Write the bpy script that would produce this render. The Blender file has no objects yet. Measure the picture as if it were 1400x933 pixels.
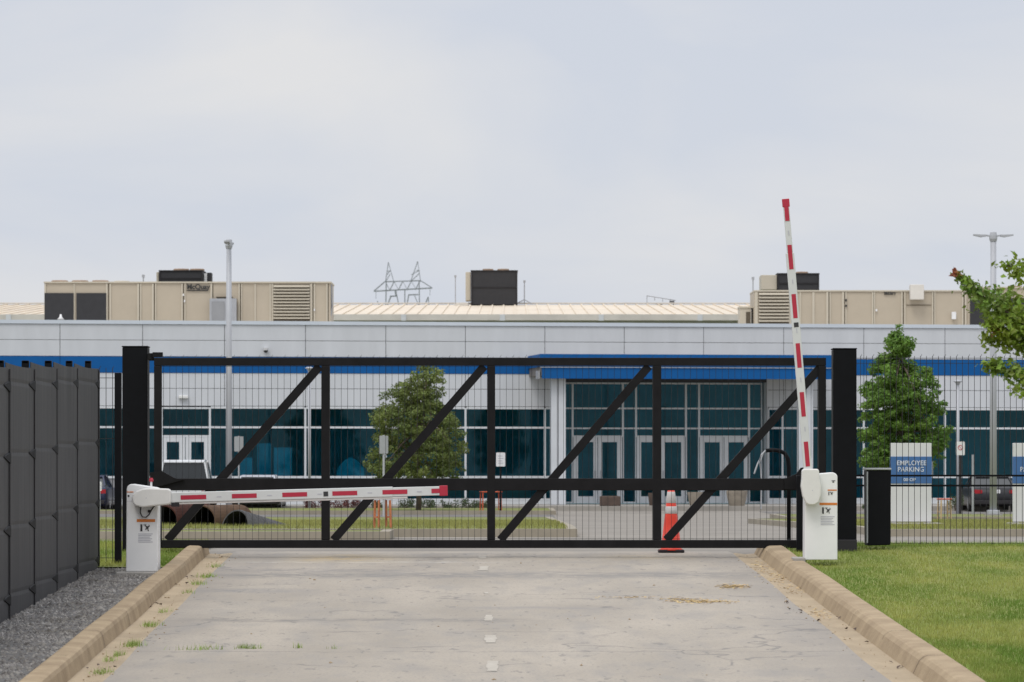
import bpy, math, random
import numpy as np
from mathutils import Vector, Matrix
random.seed(7); rng = np.random.default_rng(7)
scene = bpy.context.scene
col = scene.collection
R = math.radians

# ------------------------------------------------------------------ camera
F = 5500.0; HY = 640.0; EZ = 1.3        # focal length in photo pixels, horizon row, eye height
cd = bpy.data.cameras.new('camera'); cam = bpy.data.objects.new('camera', cd); col.objects.link(cam)
cam.location = (0, 0, EZ); cam.rotation_euler = (R(90), 0, 0)
cd.sensor_width = 36; cd.lens = F/1400*36; cd.shift_y = (HY-466.5)/1400
cd.clip_start = 1; cd.clip_end = 9000
cd.dof.use_dof = True; cd.dof.focus_distance = 54; cd.dof.aperture_fstop = 6.5
scene.camera = cam

# ------------------------------------------------------------------ world, sun, exposure
SUN_EL, SUN_AZ = R(58), R(205)          # azimuth clockwise from +Y (behind the camera, to the left)
w = bpy.data.worlds.new('World'); scene.world = w; w.use_nodes = True
nt = w.node_tree; nt.nodes.clear()
def N(t, **k):
    n = nt.nodes.new(t)
    for a, b in k.items(): setattr(n, a, b)
    return n
out = N('ShaderNodeOutputWorld'); bg = N('ShaderNodeBackground'); bg.inputs['Strength'].default_value = 0.1
sky = N('ShaderNodeTexSky', sky_type='NISHITA', sun_disc=False, sun_elevation=SUN_EL, sun_rotation=SUN_AZ)
tc = N('ShaderNodeTexCoord'); sep = N('ShaderNodeSeparateXYZ')
mp = N('ShaderNodeMapping'); mp.inputs['Scale'].default_value = (1.0, 1.0, 2.6)
n1 = N('ShaderNodeTexNoise'); n1.inputs['Scale'].default_value = 7.0; n1.inputs['Detail'].default_value = 5; n1.inputs['Roughness'].default_value = .5
n1.inputs['Distortion'].default_value = .4
cr = N('ShaderNodeValToRGB')
cr.color_ramp.elements[0].position = .40; cr.color_ramp.elements[0].color = (6.45, 6.8, 7.6, 1)
cr.color_ramp.elements[1].position = .68; cr.color_ramp.elements[1].color = (7.75, 7.7, 7.8, 1)
mr = N('ShaderNodeMapRange'); mr.inputs['From Min'].default_value = .13; mr.inputs['From Max'].default_value = 1
mr.inputs['To Min'].default_value = 1; mr.inputs['To Max'].default_value = 2.0
mul = N('ShaderNodeVectorMath', operation='SCALE'); mix = N('ShaderNodeMix', data_type='RGBA'); mix.inputs[0].default_value = .93
L = nt.links.new
L(tc.outputs['Generated'], mp.inputs['Vector']); L(mp.outputs[0], n1.inputs['Vector']); L(n1.outputs[0], cr.inputs[0])
L(tc.outputs['Generated'], sep.inputs[0]); L(sep.outputs['Z'], mr.inputs['Value'])
L(cr.outputs[0], mul.inputs[0]); L(mr.outputs[0], mul.inputs['Scale'])
L(sky.outputs[0], mix.inputs[6]); L(mul.outputs[0], mix.inputs[7]); L(mix.outputs[2], bg.inputs['Color']); L(bg.outputs[0], out.inputs[0])
sd = bpy.data.lights.new('sun', 'SUN'); sun = bpy.data.objects.new('sun', sd); col.objects.link(sun)
sd.energy = 1.4; sd.angle = R(25); sd.color = (1, .96, .9)
S = Vector((math.sin(SUN_AZ)*math.cos(SUN_EL), math.cos(SUN_AZ)*math.cos(SUN_EL), math.sin(SUN_EL)))
sun.rotation_euler = S.to_track_quat('Z', 'Y').to_euler()
scene.view_settings.view_transform = 'Standard'; scene.view_settings.look = 'None'
scene.view_settings.exposure = 0; scene.view_settings.gamma = 1

# ------------------------------------------------------------------ materials
def mat(name, c, rough=.6, metal=0, var=.08, scale=3.0, bump=0, bscale=60, spec=.5, stretch=(1, 1, 1), c2=None, trans=0, rand=0, coat=0, pos=(.3, .7)):
    m = bpy.data.materials.new(name); m.use_nodes = True
    t = m.node_tree; b = t.nodes['Principled BSDF']
    b.inputs['Roughness'].default_value = rough; b.inputs['Metallic'].default_value = metal
    b.inputs['Specular IOR Level'].default_value = spec; b.inputs['Coat Weight'].default_value = coat
    tc = t.nodes.new('ShaderNodeTexCoord'); mp = t.nodes.new('ShaderNodeMapping'); mp.inputs['Scale'].default_value = stretch
    nz = t.nodes.new('ShaderNodeTexNoise'); nz.inputs['Scale'].default_value = scale; nz.inputs['Detail'].default_value = 6; nz.inputs['Roughness'].default_value = .62
    rp = t.nodes.new('ShaderNodeValToRGB')
    a = c2 if c2 else tuple(x*(1-var) for x in c); bb = c if c2 else tuple(min(1, x*(1+var)) for x in c)
    rp.color_ramp.elements[0].position = pos[0]; rp.color_ramp.elements[0].color = (*a, 1)
    rp.color_ramp.elements[1].position = pos[1]; rp.color_ramp.elements[1].color = (*bb, 1)
    t.links.new(tc.outputs['Object'], mp.inputs[0]); t.links.new(mp.outputs[0], nz.inputs['Vector']); t.links.new(nz.outputs[0], rp.inputs[0])
    last = rp.outputs[0]
    if rand:
        g = t.nodes.new('ShaderNodeNewGeometry'); hs = t.nodes.new('ShaderNodeHueSaturation')
        m1 = t.nodes.new('ShaderNodeMapRange'); m1.inputs['To Min'].default_value = 1-rand; m1.inputs['To Max'].default_value = 1+rand
        m2 = t.nodes.new('ShaderNodeMapRange'); m2.inputs['To Min'].default_value = .485; m2.inputs['To Max'].default_value = .512
        t.links.new(g.outputs['Random Per Island'], m1.inputs[0]); t.links.new(g.outputs['Random Per Island'], m2.inputs[0])
        t.links.new(m1.outputs[0], hs.inputs['Value']); t.links.new(m2.outputs[0], hs.inputs['Hue']); t.links.new(last, hs.inputs['Color']); last = hs.outputs[0]
    t.links.new(last, b.inputs['Base Color'])
    if bump:
        nb = t.nodes.new('ShaderNodeTexNoise'); nb.inputs['Scale'].default_value = bscale; nb.inputs['Detail'].default_value = 4
        bp = t.nodes.new('ShaderNodeBump'); bp.inputs['Strength'].default_value = bump; bp.inputs['Distance'].default_value = .02
        t.links.new(mp.outputs[0], nb.inputs['Vector']); t.links.new(nb.outputs[0], bp.inputs['Height']); t.links.new(bp.outputs[0], b.inputs['Normal'])
    if trans:
        tr = t.nodes.new('ShaderNodeBsdfTranslucent'); ms = t.nodes.new('ShaderNodeMixShader'); ms.inputs[0].default_value = trans
        o = t.nodes['Material Output']; t.links.new(last, tr.inputs[0]); t.links.new(b.outputs[0], ms.inputs[1]); t.links.new(tr.outputs[0], ms.inputs[2]); t.links.new(ms.outputs[0], o.inputs[0])
    return m

M = {}
M['white_panel'] = mat('white_metal_panel', (.575, .593, .62), .45, var=.06, scale=1.2, stretch=(1, 1, .25))
M['cap_metal'] = mat('parapet_cap_metal', (.58, .63, .69), .4, var=.04, scale=.6)
M['seam'] = mat('panel_seam', (.05, .05, .055), .8)
M['blue'] = mat('blue_metal', (.003, .092, .30), .5, var=.08, scale=.6, spec=.2)
M['alu'] = mat('white_aluminium', (.62, .64, .66), .4, var=.04)
M['column'] = mat('column_metal', (.58, .60, .63), .5, var=.05, scale=1.5)
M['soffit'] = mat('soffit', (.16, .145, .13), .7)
M['interior'] = mat('interior_dark', (.20, .325, .35), .8, var=.45, scale=.35)
M['spandrel'] = mat('grey_spandrel', (.25, .255, .265), .5, var=.1, scale=.6)
M['roof'] = mat('tan_metal_roof', (.66, .565, .44), .55, var=.10, scale=.25)
M['gutter'] = mat('pale_gutter', (.60, .57, .52), .55, var=.12, scale=.8)
M['hvac'] = mat('tan_hvac_paint', (.43, .37, .285), .5, var=.07, scale=.5)
M['hvac_light'] = mat('light_tan_hvac_paint', (.50, .45, .36), .5, var=.06, scale=.5)
M['coil'] = mat('dark_coil', (.022, .022, .025), .65, var=.15, scale=4)
M['louver_dark'] = mat('louver_gap', (.10, .08, .055), .8)
M['fan'] = mat('rusty_fan_ring', (.33, .23, .16), .7, var=.2)
M['grey_metal'] = mat('galvanised_grey', (.36, .37, .39), .5, metal=.2, var=.1)
M['pole'] = mat('grey_pole_paint', (.42, .43, .46), .45, var=.05, scale=1.5)
M['tower'] = mat('galvanised_lattice', (.26, .28, .31), .6)
M['black'] = mat('black_powder_coat', (.0050, .0052, .0068), .55, var=.2, scale=4, spec=.12)
M['black_gate'] = mat('black_gate_paint', (.0085, .0078, .0085), .55, var=.3, scale=5, spec=.18)
M['wire'] = mat('black_wire', (.012, .012, .014), .55)
M['screen'] = mat('charcoal_privacy_screen', (.066, .065, .066), .62, c2=(.030, .030, .032), scale=2.6, stretch=(2, 5, .22), spec=.3)
M['cab_white'] = mat('white_cabinet_paint', (.79, .79, .785), .38, var=.035, scale=2.5)
M['hub_white'] = mat('white_plastic', (.70, .69, .66), .42, var=.05, scale=4)
M['boom_white'] = mat('white_boom', (.60, .61, .60), .4, var=.05)
M['red'] = mat('red_reflective', (.42, .018, .045), .45, var=.08)
M['orange'] = mat('orange_label', (.62, .19, .03), .5)
M['ink'] = mat('black_ink', (.03, .03, .03), .6)
M['ink_grey'] = mat('pale_print', (.46, .46, .50), .6)
M['label_white'] = mat('white_label', (.72, .72, .72), .5)
M['cone'] = mat('cone_orange', (.80, .060, .030), .5, var=.08, scale=6)
M['cone_band'] = mat('cone_reflective', (.60, .57, .55), .45, var=.1, scale=8)
M['rubber'] = mat('black_rubber', (.018, .016, .018), .8)
M['concrete'] = mat('pale_concrete', (.36, .34, .31), .85, var=.15, scale=2, bump=.2)
M['sign_white'] = mat('sign_white', (.62, .62, .61), .5, var=.06, scale=1.5)
M['sign_blue'] = mat('sign_blue', (.045, .13, .31), .5, var=.1, scale=2)
M['sign_text'] = mat('sign_letter', (.62, .66, .72), .5)
M['sawhorse'] = mat('sawhorse_orange', (.50, .17, .075), .7, var=.2, scale=8)
M['sawhorse_pale'] = mat('bare_wood_leg', (.50, .36, .20), .8, var=.15, scale=8)
M['sawhorse_red'] = mat('sawhorse_red', (.58, .10, .035), .6, var=.15)
M['pipe_grey'] = mat('corrugated_steel', (.075, .074, .075), .7, spec=.2, var=.35, scale=3)
M['pipe_tan'] = mat('tan_pipe', (.10, .062, .04), .85, spec=.1, var=.3, scale=3)
M['pipe_rust'] = mat('rusty_pipe', (.06, .026, .02), .9, spec=.1, var=.3, scale=4)
M['pipe_dark'] = mat('pipe_inside', (.008, .0075, .007), .9)
M['bark'] = mat('bark', (.13, .10, .075), .9, var=.3, scale=6, bump=.4, bscale=20)
M['leaf_dull'] = mat('olive_leaf', (.21, .25, .06), .6, c2=(.095, .14, .036), scale=1.2, trans=.35, rand=.38)
M['leaf_deep'] = mat('deep_green_leaf', (.19, .31, .045), .55, c2=(.075, .17, .025), scale=1.2, trans=.35, rand=.38)
M['leaf_fresh'] = mat('fresh_green_leaf', (.28, .36, .035), .5, c2=(.10, .19, .03), scale=2.5, trans=.4, rand=.38)
M['leaf_red'] = mat('young_red_leaf', (.32, .11, .05), .5, var=.2, trans=.4, rand=.3)
M['leaf_barberry'] = mat('barberry_leaf', (.12, .035, .03), .6, var=.3, trans=.2, rand=.4)
M['leaf_hedge'] = mat('hedge_leaf', (.050, .075, .022), .6, var=.3, trans=.2, rand=.4)
M['weed'] = mat('weed_leaf', (.26, .36, .08), .6, var=.2, scale=4, trans=.3, rand=.35)
M['pot_brown'] = mat('brown_planter', (.085, .058, .045), .8, var=.25, scale=5)
M['pot_tan'] = mat('tan_planter', (.26, .225, .18), .8, var=.2, scale=5)
M['soil'] = mat('soil', (.06, .045, .03), .95)
M['car_dark'] = mat('charcoal_car_paint', (.014, .014, .017), .35, coat=.15, spec=.3, var=.05)
M['car_white'] = mat('white_car_paint', (.62, .63, .64), .3, coat=.6, var=.03)
M['car_blue'] = mat('navy_car_paint', (.010, .015, .045), .35, spec=.3, coat=.15, var=.05)
M['car_glass'] = mat('car_glass', (.020, .024, .026), .06, var=.05)
M['tail'] = mat('tail_light', (.35, .012, .02), .25, var=.1)
M['tyre'] = mat('tyre', (.02, .02, .02), .85)
M['rim'] = mat('wheel_rim', (.35, .35, .36), .35, metal=.6)
M['partition'] = mat('teal_partition', (.14, .46, .54), .7, var=.3, scale=1.2)
M['blade_far'] = mat('dry_grass_blade', (.34, .33, .10), .8, c2=(.21, .225, .06), scale=.5, stretch=(.6, .3, 1), trans=.25, rand=.25)
M['straw'] = mat('dry_straw', (.50, .36, .17), .9, var=.15, rand=.2)
M['stone'] = mat('gravel_stone', (.29, .275, .26), .9, c2=(.15, .135, .115), scale=1.8, rand=.5)
M['paint'] = mat('worn_white_paint', (.49, .45, .385), .9, c2=(.38, .345, .29), scale=7)
M['kerb'] = mat('tan_kerb_concrete', (.43, .335, .22), .92, spec=.15, c2=(.285, .215, .14), scale=2.2, bump=.35, bscale=30)
M['gutter_pan'] = mat('sandy_gutter_concrete', (.43, .34, .225), .9, c2=(.32, .25, .165), scale=1.3, bump=.3, bscale=30)
M['island_kerb'] = mat('island_kerb', (.30, .265, .205), .9, var=.15, scale=1.2)
M['drive'] = mat('pale_driveway', (.27, .245, .21), .9, c2=(.195, .175, .15), scale=.3, bump=.1)
M['lot'] = mat('grey_asphalt', (.15, .14, .13), .9, var=.15, scale=.4, bump=.1)
M['apron'] = mat('entrance_concrete', (.30, .28, .25), .9, var=.15, scale=.6)
M['grass_far'] = mat('grass_far', (.19, .20, .05), .9, c2=(.13, .15, .034), scale=.8, bump=.4, bscale=25)
M['ground'] = mat('rough_grass', (.15, .17, .05), .95, var=.25, scale=.5)
M['lawn'] = mat('lawn_soil', (.25, .255, .07), .95, c2=(.15, .19, .035), scale=1.3, stretch=(.7, .35, 1), bump=.5, bscale=50)
M['blade'] = mat('grass_blade', (.37, .38, .095), .7, c2=(.135, .225, .026), scale=1.0, stretch=(.8, .30, 1), trans=.25, rand=.22, pos=(.36, .62))
M['gravel'] = mat('gravel_bed', (.20, .195, .19), .95, c2=(.10, .095, .088), scale=14, bump=1, bscale=40)
M['clear'] = mat('wall_light', (.7, .7, .68), .4)

def glass_mat():
    m = bpy.data.materials.new('tinted_glass'); m.use_nodes = True; t = m.node_tree; t.nodes.clear()
    o = t.nodes.new('ShaderNodeOutputMaterial'); tr = t.nodes.new('ShaderNodeBsdfTransparent'); tr.inputs[0].default_value = (.405, .76, .84, 1)
    gl = t.nodes.new('ShaderNodeBsdfGlossy'); gl.inputs['Color'].default_value = (.6, .95, 1, 1); gl.inputs['Roughness'].default_value = .03
    fr = t.nodes.new('ShaderNodeFresnel'); fr.inputs[0].default_value = 1.33
    ms = t.nodes.new('ShaderNodeMixShader')
    t.links.new(fr.outputs[0], ms.inputs[0]); t.links.new(tr.outputs[0], ms.inputs[1]); t.links.new(gl.outputs[0], ms.inputs[2]); t.links.new(ms.outputs[0], o.inputs[0])
    return m
M['glass'] = glass_mat()

# ------------------------------------------------------------------ mesh helpers
XF = {}
class MB:
    def __init__(s): s.v = []; s.f = []; s.m = []
    def add(s, vs, fs, mi=0):
        o = len(s.v); s.v += [tuple(v) for v in vs]; s.f += [tuple(i+o for i in f) for f in fs]; s.m += [mi]*len(fs); return s
    def box(s, x0, x1, y0, y1, z0, z1, mi=0):
        vs = [(x0,y0,z0),(x1,y0,z0),(x1,y1,z0),(x0,y1,z0),(x0,y0,z1),(x1,y0,z1),(x1,y1,z1),(x0,y1,z1)]
        return s.add(vs, [(0,3,2,1),(4,5,6,7),(0,1,5,4),(1,2,6,5),(2,3,7,6),(3,0,4,7)], mi)
    def quad(s, a, b, c, d, mi=0): return s.add([a,b,c,d], [(0,1,2,3)], mi)
    def bar(s, p0, p1, wx, wy, mi=0, up=(0, 1, 0)):       # rectangular bar p0-p1, wx across, wy along 'up'
        p0 = Vector(p0); p1 = Vector(p1); d = (p1-p0).normalized(); u = Vector(up); u = (u-d*u.dot(d)).normalized(); r = d.cross(u)
        vs = []
        for p in (p0, p1):
            for a, b in ((-1,-1),(1,-1),(1,1),(-1,1)): vs.append(p+r*(a*wx/2)+u*(b*wy/2))
        return s.add(vs, [(3,2,1,0),(4,5,6,7),(0,1,5,4),(1,2,6,5),(2,3,7,6),(3,0,4,7)], mi)
    def tube(s, pts, rad, n=8, mi=0, cap=True):
        pts = [Vector(p) for p in pts]; rr = rad if isinstance(rad, (list, tuple)) else [rad]*len(pts)
        vs = []; k = len(pts)
        for i, p in enumerate(pts):
            d = (pts[min(i+1, k-1)]-pts[max(i-1, 0)]).normalized()
            u = Vector((0, 0, 1)) if abs(d.z) < .9 else Vector((1, 0, 0)); u = (u-d*u.dot(d)).normalized(); r = d.cross(u)
            for j in range(n):
                a = 2*math.pi*j/n; vs.append(p+(r*math.cos(a)+u*math.sin(a))*rr[i])
        fs = [(i*n+j, i*n+(j+1)%n, (i+1)*n+(j+1)%n, (i+1)*n+j) for i in range(k-1) for j in range(n)]
        if cap: fs += [tuple(range(n))[::-1], tuple((k-1)*n+j for j in range(n))]
        return s.add(vs, fs, mi)
    def lathe(s, prof, c, n=20, mi=0):
        vs = []; k = len(prof)
        for r, z in prof:
            for j in range(n):
                a = 2*math.pi*j/n; vs.append((c[0]+r*math.cos(a), c[1]+r*math.sin(a), c[2]+z))
        fs = [(i*n+j, i*n+(j+1)%n, (i+1)*n+(j+1)%n, (i+1)*n+j) for i in range(k-1) for j in range(n)]
        fs += [tuple(range(n))[::-1], tuple((k-1)*n+j for j in range(n))]
        return s.add(vs, fs, mi)
    def prism(s, poly, y0, y1, mi=0):                      # poly in (x, z), counter-clockwise seen from -Y
        n = len(poly); vs = [(x, y0, z) for x, z in poly]+[(x, y1, z) for x, z in poly]
        fs = [tuple(range(n)), tuple(range(2*n-1, n-1, -1))]+[(i, i+n, (i+1)%n+n, (i+1)%n) for i in range(n)]
        return s.add(vs, fs, mi)
    def loft(s, rings, mi=0):
        n = len(rings[0]); vs = [p for r in rings for p in r]; k = len(rings)
        fs = [(i*n+j, i*n+(j+1)%n, (i+1)*n+(j+1)%n, (i+1)*n+j) for i in range(k-1) for j in range(n)]
        fs += [tuple(range(n))[::-1], tuple((k-1)*n+j for j in range(n))]
        return s.add(vs, fs, mi)
    def build(s, name, mats, parent=None, local=False, smooth=False, bevel=0, kind=None, label=None, cat=None, group=None, subsurf=0):
        if not isinstance(mats, (list, tuple)): mats = [mats]
        me = bpy.data.meshes.new(name); vs = s.v
        if parent is not None and not local:
            inv = XF[parent.name].inverted(); vs = [inv @ Vector(v) for v in vs]
        me.from_pydata(vs, [], s.f)
        for m in mats: me.materials.append(m)
        if len(mats) > 1: me.polygons.foreach_set('material_index', s.m)
        if smooth: me.polygons.foreach_set('use_smooth', [True]*len(me.polygons))
        me.update()
        o = bpy.data.objects.new(name, me); col.objects.link(o)
        if parent is not None: o.parent = parent; XF[o.name] = XF[parent.name].copy()
        else: XF[o.name] = Matrix()
        if bevel:
            b = o.modifiers.new('bevel', 'BEVEL'); b.width = bevel; b.segments = 2; b.limit_method = 'ANGLE'
        if subsurf:
            b = o.modifiers.new('sub', 'SUBSURF'); b.levels = subsurf; b.render_levels = subsurf
        tag(o, label, cat, group, kind)
        return o
def tag(o, label=None, cat=None, group=None, kind=None):
    if label: o['label'] = label
    if cat: o['category'] = cat
    if group: o['group'] = group
    if kind: o['kind'] = kind
    return o
def thing(name, loc, label, cat, group=None, rz=0):
    o = bpy.data.objects.new(name, None); col.objects.link(o); o.location = loc; o.rotation_euler = (0, 0, rz)
    XF[o.name] = Matrix.Translation(Vector(loc)) @ Matrix.Rotation(rz, 4, 'Z')
    return tag(o, label, cat, group)
def copy_thing(root, loc, label, rz=0, group=None):
    def rec(o, p):
        c = o.copy(); col.objects.link(c)
        if p is not None: c.parent = p
        for ch in list(o.children): rec(ch, c)
        return c
    r = rec(root, None); r.location = loc; r.rotation_euler = (0, 0, rz); r['label'] = label
    if group: r['group'] = group
    return r
def text(name, s, size, mtl, parent, loc, rot=(R(90), 0, 0), align='LEFT', bold=0, sx=1):
    c = bpy.data.curves.new(name, 'FONT'); c.body = s; c.size = size; c.extrude = .003; c.align_x = align; c.offset = bold
    o = bpy.data.objects.new(name, c); col.objects.link(o)
    me = bpy.data.meshes.new_from_object(o.evaluated_get(bpy.context.evaluated_depsgraph_get()))
    bpy.data.objects.remove(o); bpy.data.curves.remove(c)
    me.materials.clear(); me.materials.append(mtl)
    t = bpy.data.objects.new(name, me); col.objects.link(t); t.parent = parent; t.location = loc; t.rotation_euler = rot; t.scale = (sx, 1, 1)
    return t
def P(x, y, Y): return Vector(((x-700)*Y/F, Y, EZ+(HY-y)*Y/F))
def PX(x, Y): return (x-700)*Y/F
def PZ(y, Y): return EZ+(HY-y)*Y/F

# ------------------------------------------------------------------ terrain
def lerp(a, b, t): return a+(b-a)*max(0, min(1, t))
def g(Y):
    if Y < 30: return .03418*30-1.868
    if Y < 57: return .03418*Y-1.868
    if Y < 75: return .0803
    if Y < 120: return lerp(.0803, -.30, (Y-75)/45)
    return -.30
def rc(Y): return -.135-.0134*(Y-36.2)
YS_NEAR = [-40, 0, 20, 30]+[30+i*1.5 for i in range(1, 19)]
YS_NEAR = [y for y in YS_NEAR if y <= 57]+[57]
def strip(name, mtl, ys, xl, xr, dz, kind='structure', parent=None, nx=2, label=None, cat=None):
    b = MB(); vs = []
    for Y in ys:
        a = xl(Y); c = xr(Y)
        for i in range(nx): vs.append((a+(c-a)*i/(nx-1), Y, g(Y)+dz))
    fs = [(i*nx+j, i*nx+j+1, (i+1)*nx+j+1, (i+1)*nx+j) for i in range(len(ys)-1) for j in range(nx-1)]
    b.add(vs, fs); return b.build(name, mtl, kind=kind, smooth=True)
YALL = YS_NEAR+[60, 68, 75, 85, 95, 105, 120, 147, 170, 300, 4000]
strip('ground', M['ground'], YALL, lambda Y: -2500, lambda Y: 2500, -.05)
YF = [57, 60, 68, 75, 80, 85, 90, 95, 100, 105, 110, 115, 120, 130, 147, 152]
strip('driveway', M['drive'], YF, lambda Y: -75, lambda Y: 75, 0)
strip('parking_lot', M['lot'], [124, 130, 137, 147.2], lambda Y: -75, lambda Y: 1.4, .004)
strip('parking_lot', M['lot'], [122, 130, 137, 147.2], lambda Y: 9, lambda Y: 75, .004)

def road_mat():
    m = bpy.data.materials.new('worn_pale_road'); m.use_nodes = True; t = m.node_tree; b = t.nodes['Principled BSDF']; b.inputs['Roughness'].default_value = .9
    ln = t.links.new
    tc = t.nodes.new('ShaderNodeTexCoord')
    def noise(scale, stretch=(1, 1, 1), det=6, rough=.6, dist=0):
        mp = t.nodes.new('ShaderNodeMapping'); mp.inputs['Scale'].default_value = stretch
        n = t.nodes.new('ShaderNodeTexNoise'); n.inputs['Scale'].default_value = scale; n.inputs['Detail'].default_value = det; n.inputs['Roughness'].default_value = rough; n.inputs['Distortion'].default_value = dist
        ln(tc.outputs['Object'], mp.inputs[0]); ln(mp.outputs[0], n.inputs['Vector']); return n.outputs[0]
    def ramp(v, p0, p1, a=0, c=1):
        r = t.nodes.new('ShaderNodeMapRange'); r.inputs['From Min'].default_value = p0; r.inputs['From Max'].default_value = p1
        r.inputs['To Min'].default_value = a; r.inputs['To Max'].default_value = c; ln(v, r.inputs[0]); return r.outputs[0]
    def mth(op, a, c=None):
        n = t.nodes.new('ShaderNodeMath'); n.operation = op
        for i, q in enumerate((a, c)):
            if q is None: continue
            if isinstance(q, (int, float)): n.inputs[i].default_value = q
            else: ln(q, n.inputs[i])
        return n.outputs[0]
    def mixc(fac, a, c):
        n = t.nodes.new('ShaderNodeMix'); n.data_type = 'RGBA'
        ln(fac, n.inputs[0])
        for i, q in ((6, a), (7, c)):
            if isinstance(q, tuple): n.inputs[i].default_value = (*q, 1)
            else: ln(q, n.inputs[i])
        return n.outputs[2]
    sp = t.nodes.new('ShaderNodeSeparateXYZ'); ln(tc.outputs['Object'], sp.inputs[0]); X, Y = sp.outputs[0], sp.outputs[1]
    c = mixc(ramp(noise(.55, (1, .35, 1)), .35, .65), (.318, .28, .23), (.41, .36, .295))
    c = mixc(ramp(noise(2.2, (1, .3, 1)), .48, .70, 0, .65), c, (.28, .26, .235))
    c = mixc(ramp(noise(38, (1, .35, 1), 3), .50, .70, 0, .5), c, (.24, .23, .215))     # aggregate
    c = mixc(ramp(noise(9, (1, .3, 1), 2), .64, .69, 0, .6), c, (.19, .18, .165))      # pocks
    wob = mth('MULTIPLY', mth('SUBTRACT', noise(1.1), .5), .9)
    wob2 = mth('MULTIPLY', mth('SUBTRACT', noise(3.2, det=4), .5), .5)
    def band(y0, half, x0=-9, x1=9, col_=(.17, .16, .15), amt=.8, wobble=None, soft=.6):
        d = mth('ABSOLUTE', mth('SUBTRACT', mth('ADD', Y, wobble if wobble is not None else wob2), y0))
        f = ramp(d, half*(1+soft), half*(1-soft), 0, amt)
        fx = mth('MULTIPLY', ramp(X, x0-.5, x0+.5), ramp(X, x1+.5, x1-.5))
        f = mth('MULTIPLY', mth('MULTIPLY', f, fx), ramp(noise(4.5), .34, .56))
        return lambda q: mixc(f, q, col_)
    for fn in (band(39.6, .035, -3.7, 3.4, amt=.75), band(43.9, .22, -3.6, 0, (.21, .195, .175), .85, wob), band(52.0, .55, -4, 3.4, (.23, .215, .195), .85, wob), band(53.0, .3, -4, -1.5, (.22, .205, .19), .8, wob),
               band(47.4, .06, .5, 2.2, amt=.6), band(48.9, .3, -4, -2.6, (.24, .23, .22), .8, wob), band(42.2, .05, -.6, .8, amt=.5), band(54.9, .05, -4, -.3, (.55, .52, .47), .75), band(54.9, .03, -.3, 3.4, (.25, .235, .22), .8),
               band(55.8, .8, -2.8, -1.9, (.46, .34, .17), .8, wob), band(56.2, .6, 1.6, 2.2, (.46, .36, .20), .6, wob), band(45.8, .2, -.5, 1.3, (.25, .235, .22), .6, wob)):
        c = fn(c)
    # darker edges by the gutters
    ed = mth('ABSOLUTE', mth('ADD', mth('ADD', X, .3), wob))
    c = mixc(ramp(ed, 2.9, 3.7, 0, .6), c, (.245, .222, .198))
    vo = t.nodes.new('ShaderNodeTexVoronoi'); vo.feature = 'DISTANCE_TO_EDGE'; vo.inputs['Scale'].default_value = .33
    mpv = t.nodes.new('ShaderNodeVectorMath'); mpv.operation = 'ADD'; nzc = t.nodes.new('ShaderNodeTexNoise'); nzc.inputs['Scale'].default_value = 1.6; ln(tc.outputs['Object'], nzc.inputs['Vector'])
    ln(tc.outputs['Object'], mpv.inputs[0]); ln(nzc.outputs[1], mpv.inputs[1]); ln(mpv.outputs[0], vo.inputs['Vector'])
    c = mixc(mth('MULTIPLY', ramp(vo.outputs[0], .012, .003, 0, .7), ramp(noise(.7), .46, .56)), c, (.17, .16, .15))
    ln(c, b.inputs['Base Color'])
    bp = t.nodes.new('ShaderNodeBump'); bp.inputs['Strength'].default_value = .3; bp.inputs['Distance'].default_value = .01; ln(noise(60, (1, 1, 1), 3), bp.inputs['Height']); ln(bp.outputs[0], b.inputs['Normal'])
    return m
HW = 3.57
strip('road', road_mat(), YS_NEAR+[58.5], lambda Y: rc(Y)-HW, lambda Y: rc(Y)+HW, .006, nx=5)
# gutters and kerbs (swept sections)
def sweep(name, sec, side, ys, mtl, smooth=False):
    b = MB(); rings = []; rs = random.Random(5)
    for Y in ys:
        e = rc(Y)+side*HW; jx = .006*math.sin(Y*.9+side); jz = .004*math.sin(Y*.7)
        rings.append([(e+side*dx+jx, Y, g(Y)+dz+jz) for dx, dz in sec])
    n = len(sec); vs = [p for r in rings for p in r]
    fs = [((i*n+j), (i*n+j+1), ((i+1)*n+j+1), ((i+1)*n+j)) for i in range(len(ys)-1) for j in range(n-1)]
    fs += [tuple(range(n)), tuple((len(ys)-1)*n+j for j in range(n))]
    b.add(vs, fs); return b.build(name, mtl, kind='structure')
kys = [20]+[26+i*.52 for i in range(60)]; kys = [y for y in kys if y < 57]+[57]
for side in (-1, 1):
    gw, f_, tw_ = (.30, .045, .19) if side < 0 else (.27, .10, .225)
    sweep('gutter', [(-.03, .002), (0, .012), (gw*.5, -.006), (gw+.01, .004), (gw+.01, -.1)], side, kys, M['gutter_pan'])
    k = sweep('kerb', [(gw, -.1), (gw, .005), (gw+f_*.6, .125), (gw+f_, .160), (gw+f_+.035, .172), (gw+f_+tw_-.03, .176), (gw+f_+tw_, .165), (gw+f_+tw_+.015, .13), (gw+f_+tw_+.015, -.1)], side, kys, M['kerb'])
    j = MB()
    for Y in [34+i*3.05 for i in range(8)]:                 # control joints
        e = rc(Y)+side*HW
        pts = [(gw-.004, 0), (gw+f_*.6-.004, .127), (gw+f_-.003, .163), (gw+f_+.035, .176), (gw+f_+tw_-.03, .180)]
        for (a, za), (c, zc) in zip(pts, pts[1:]):
            j.quad((e+side*a, Y-.008, g(Y)+za), (e+side*a, Y+.008, g(Y)+za), (e+side*c, Y+.008, g(Y)+zc), (e+side*c, Y-.008, g(Y)+zc))
    j.build('kerb_joints', M['soil'], kind='structure')
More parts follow.
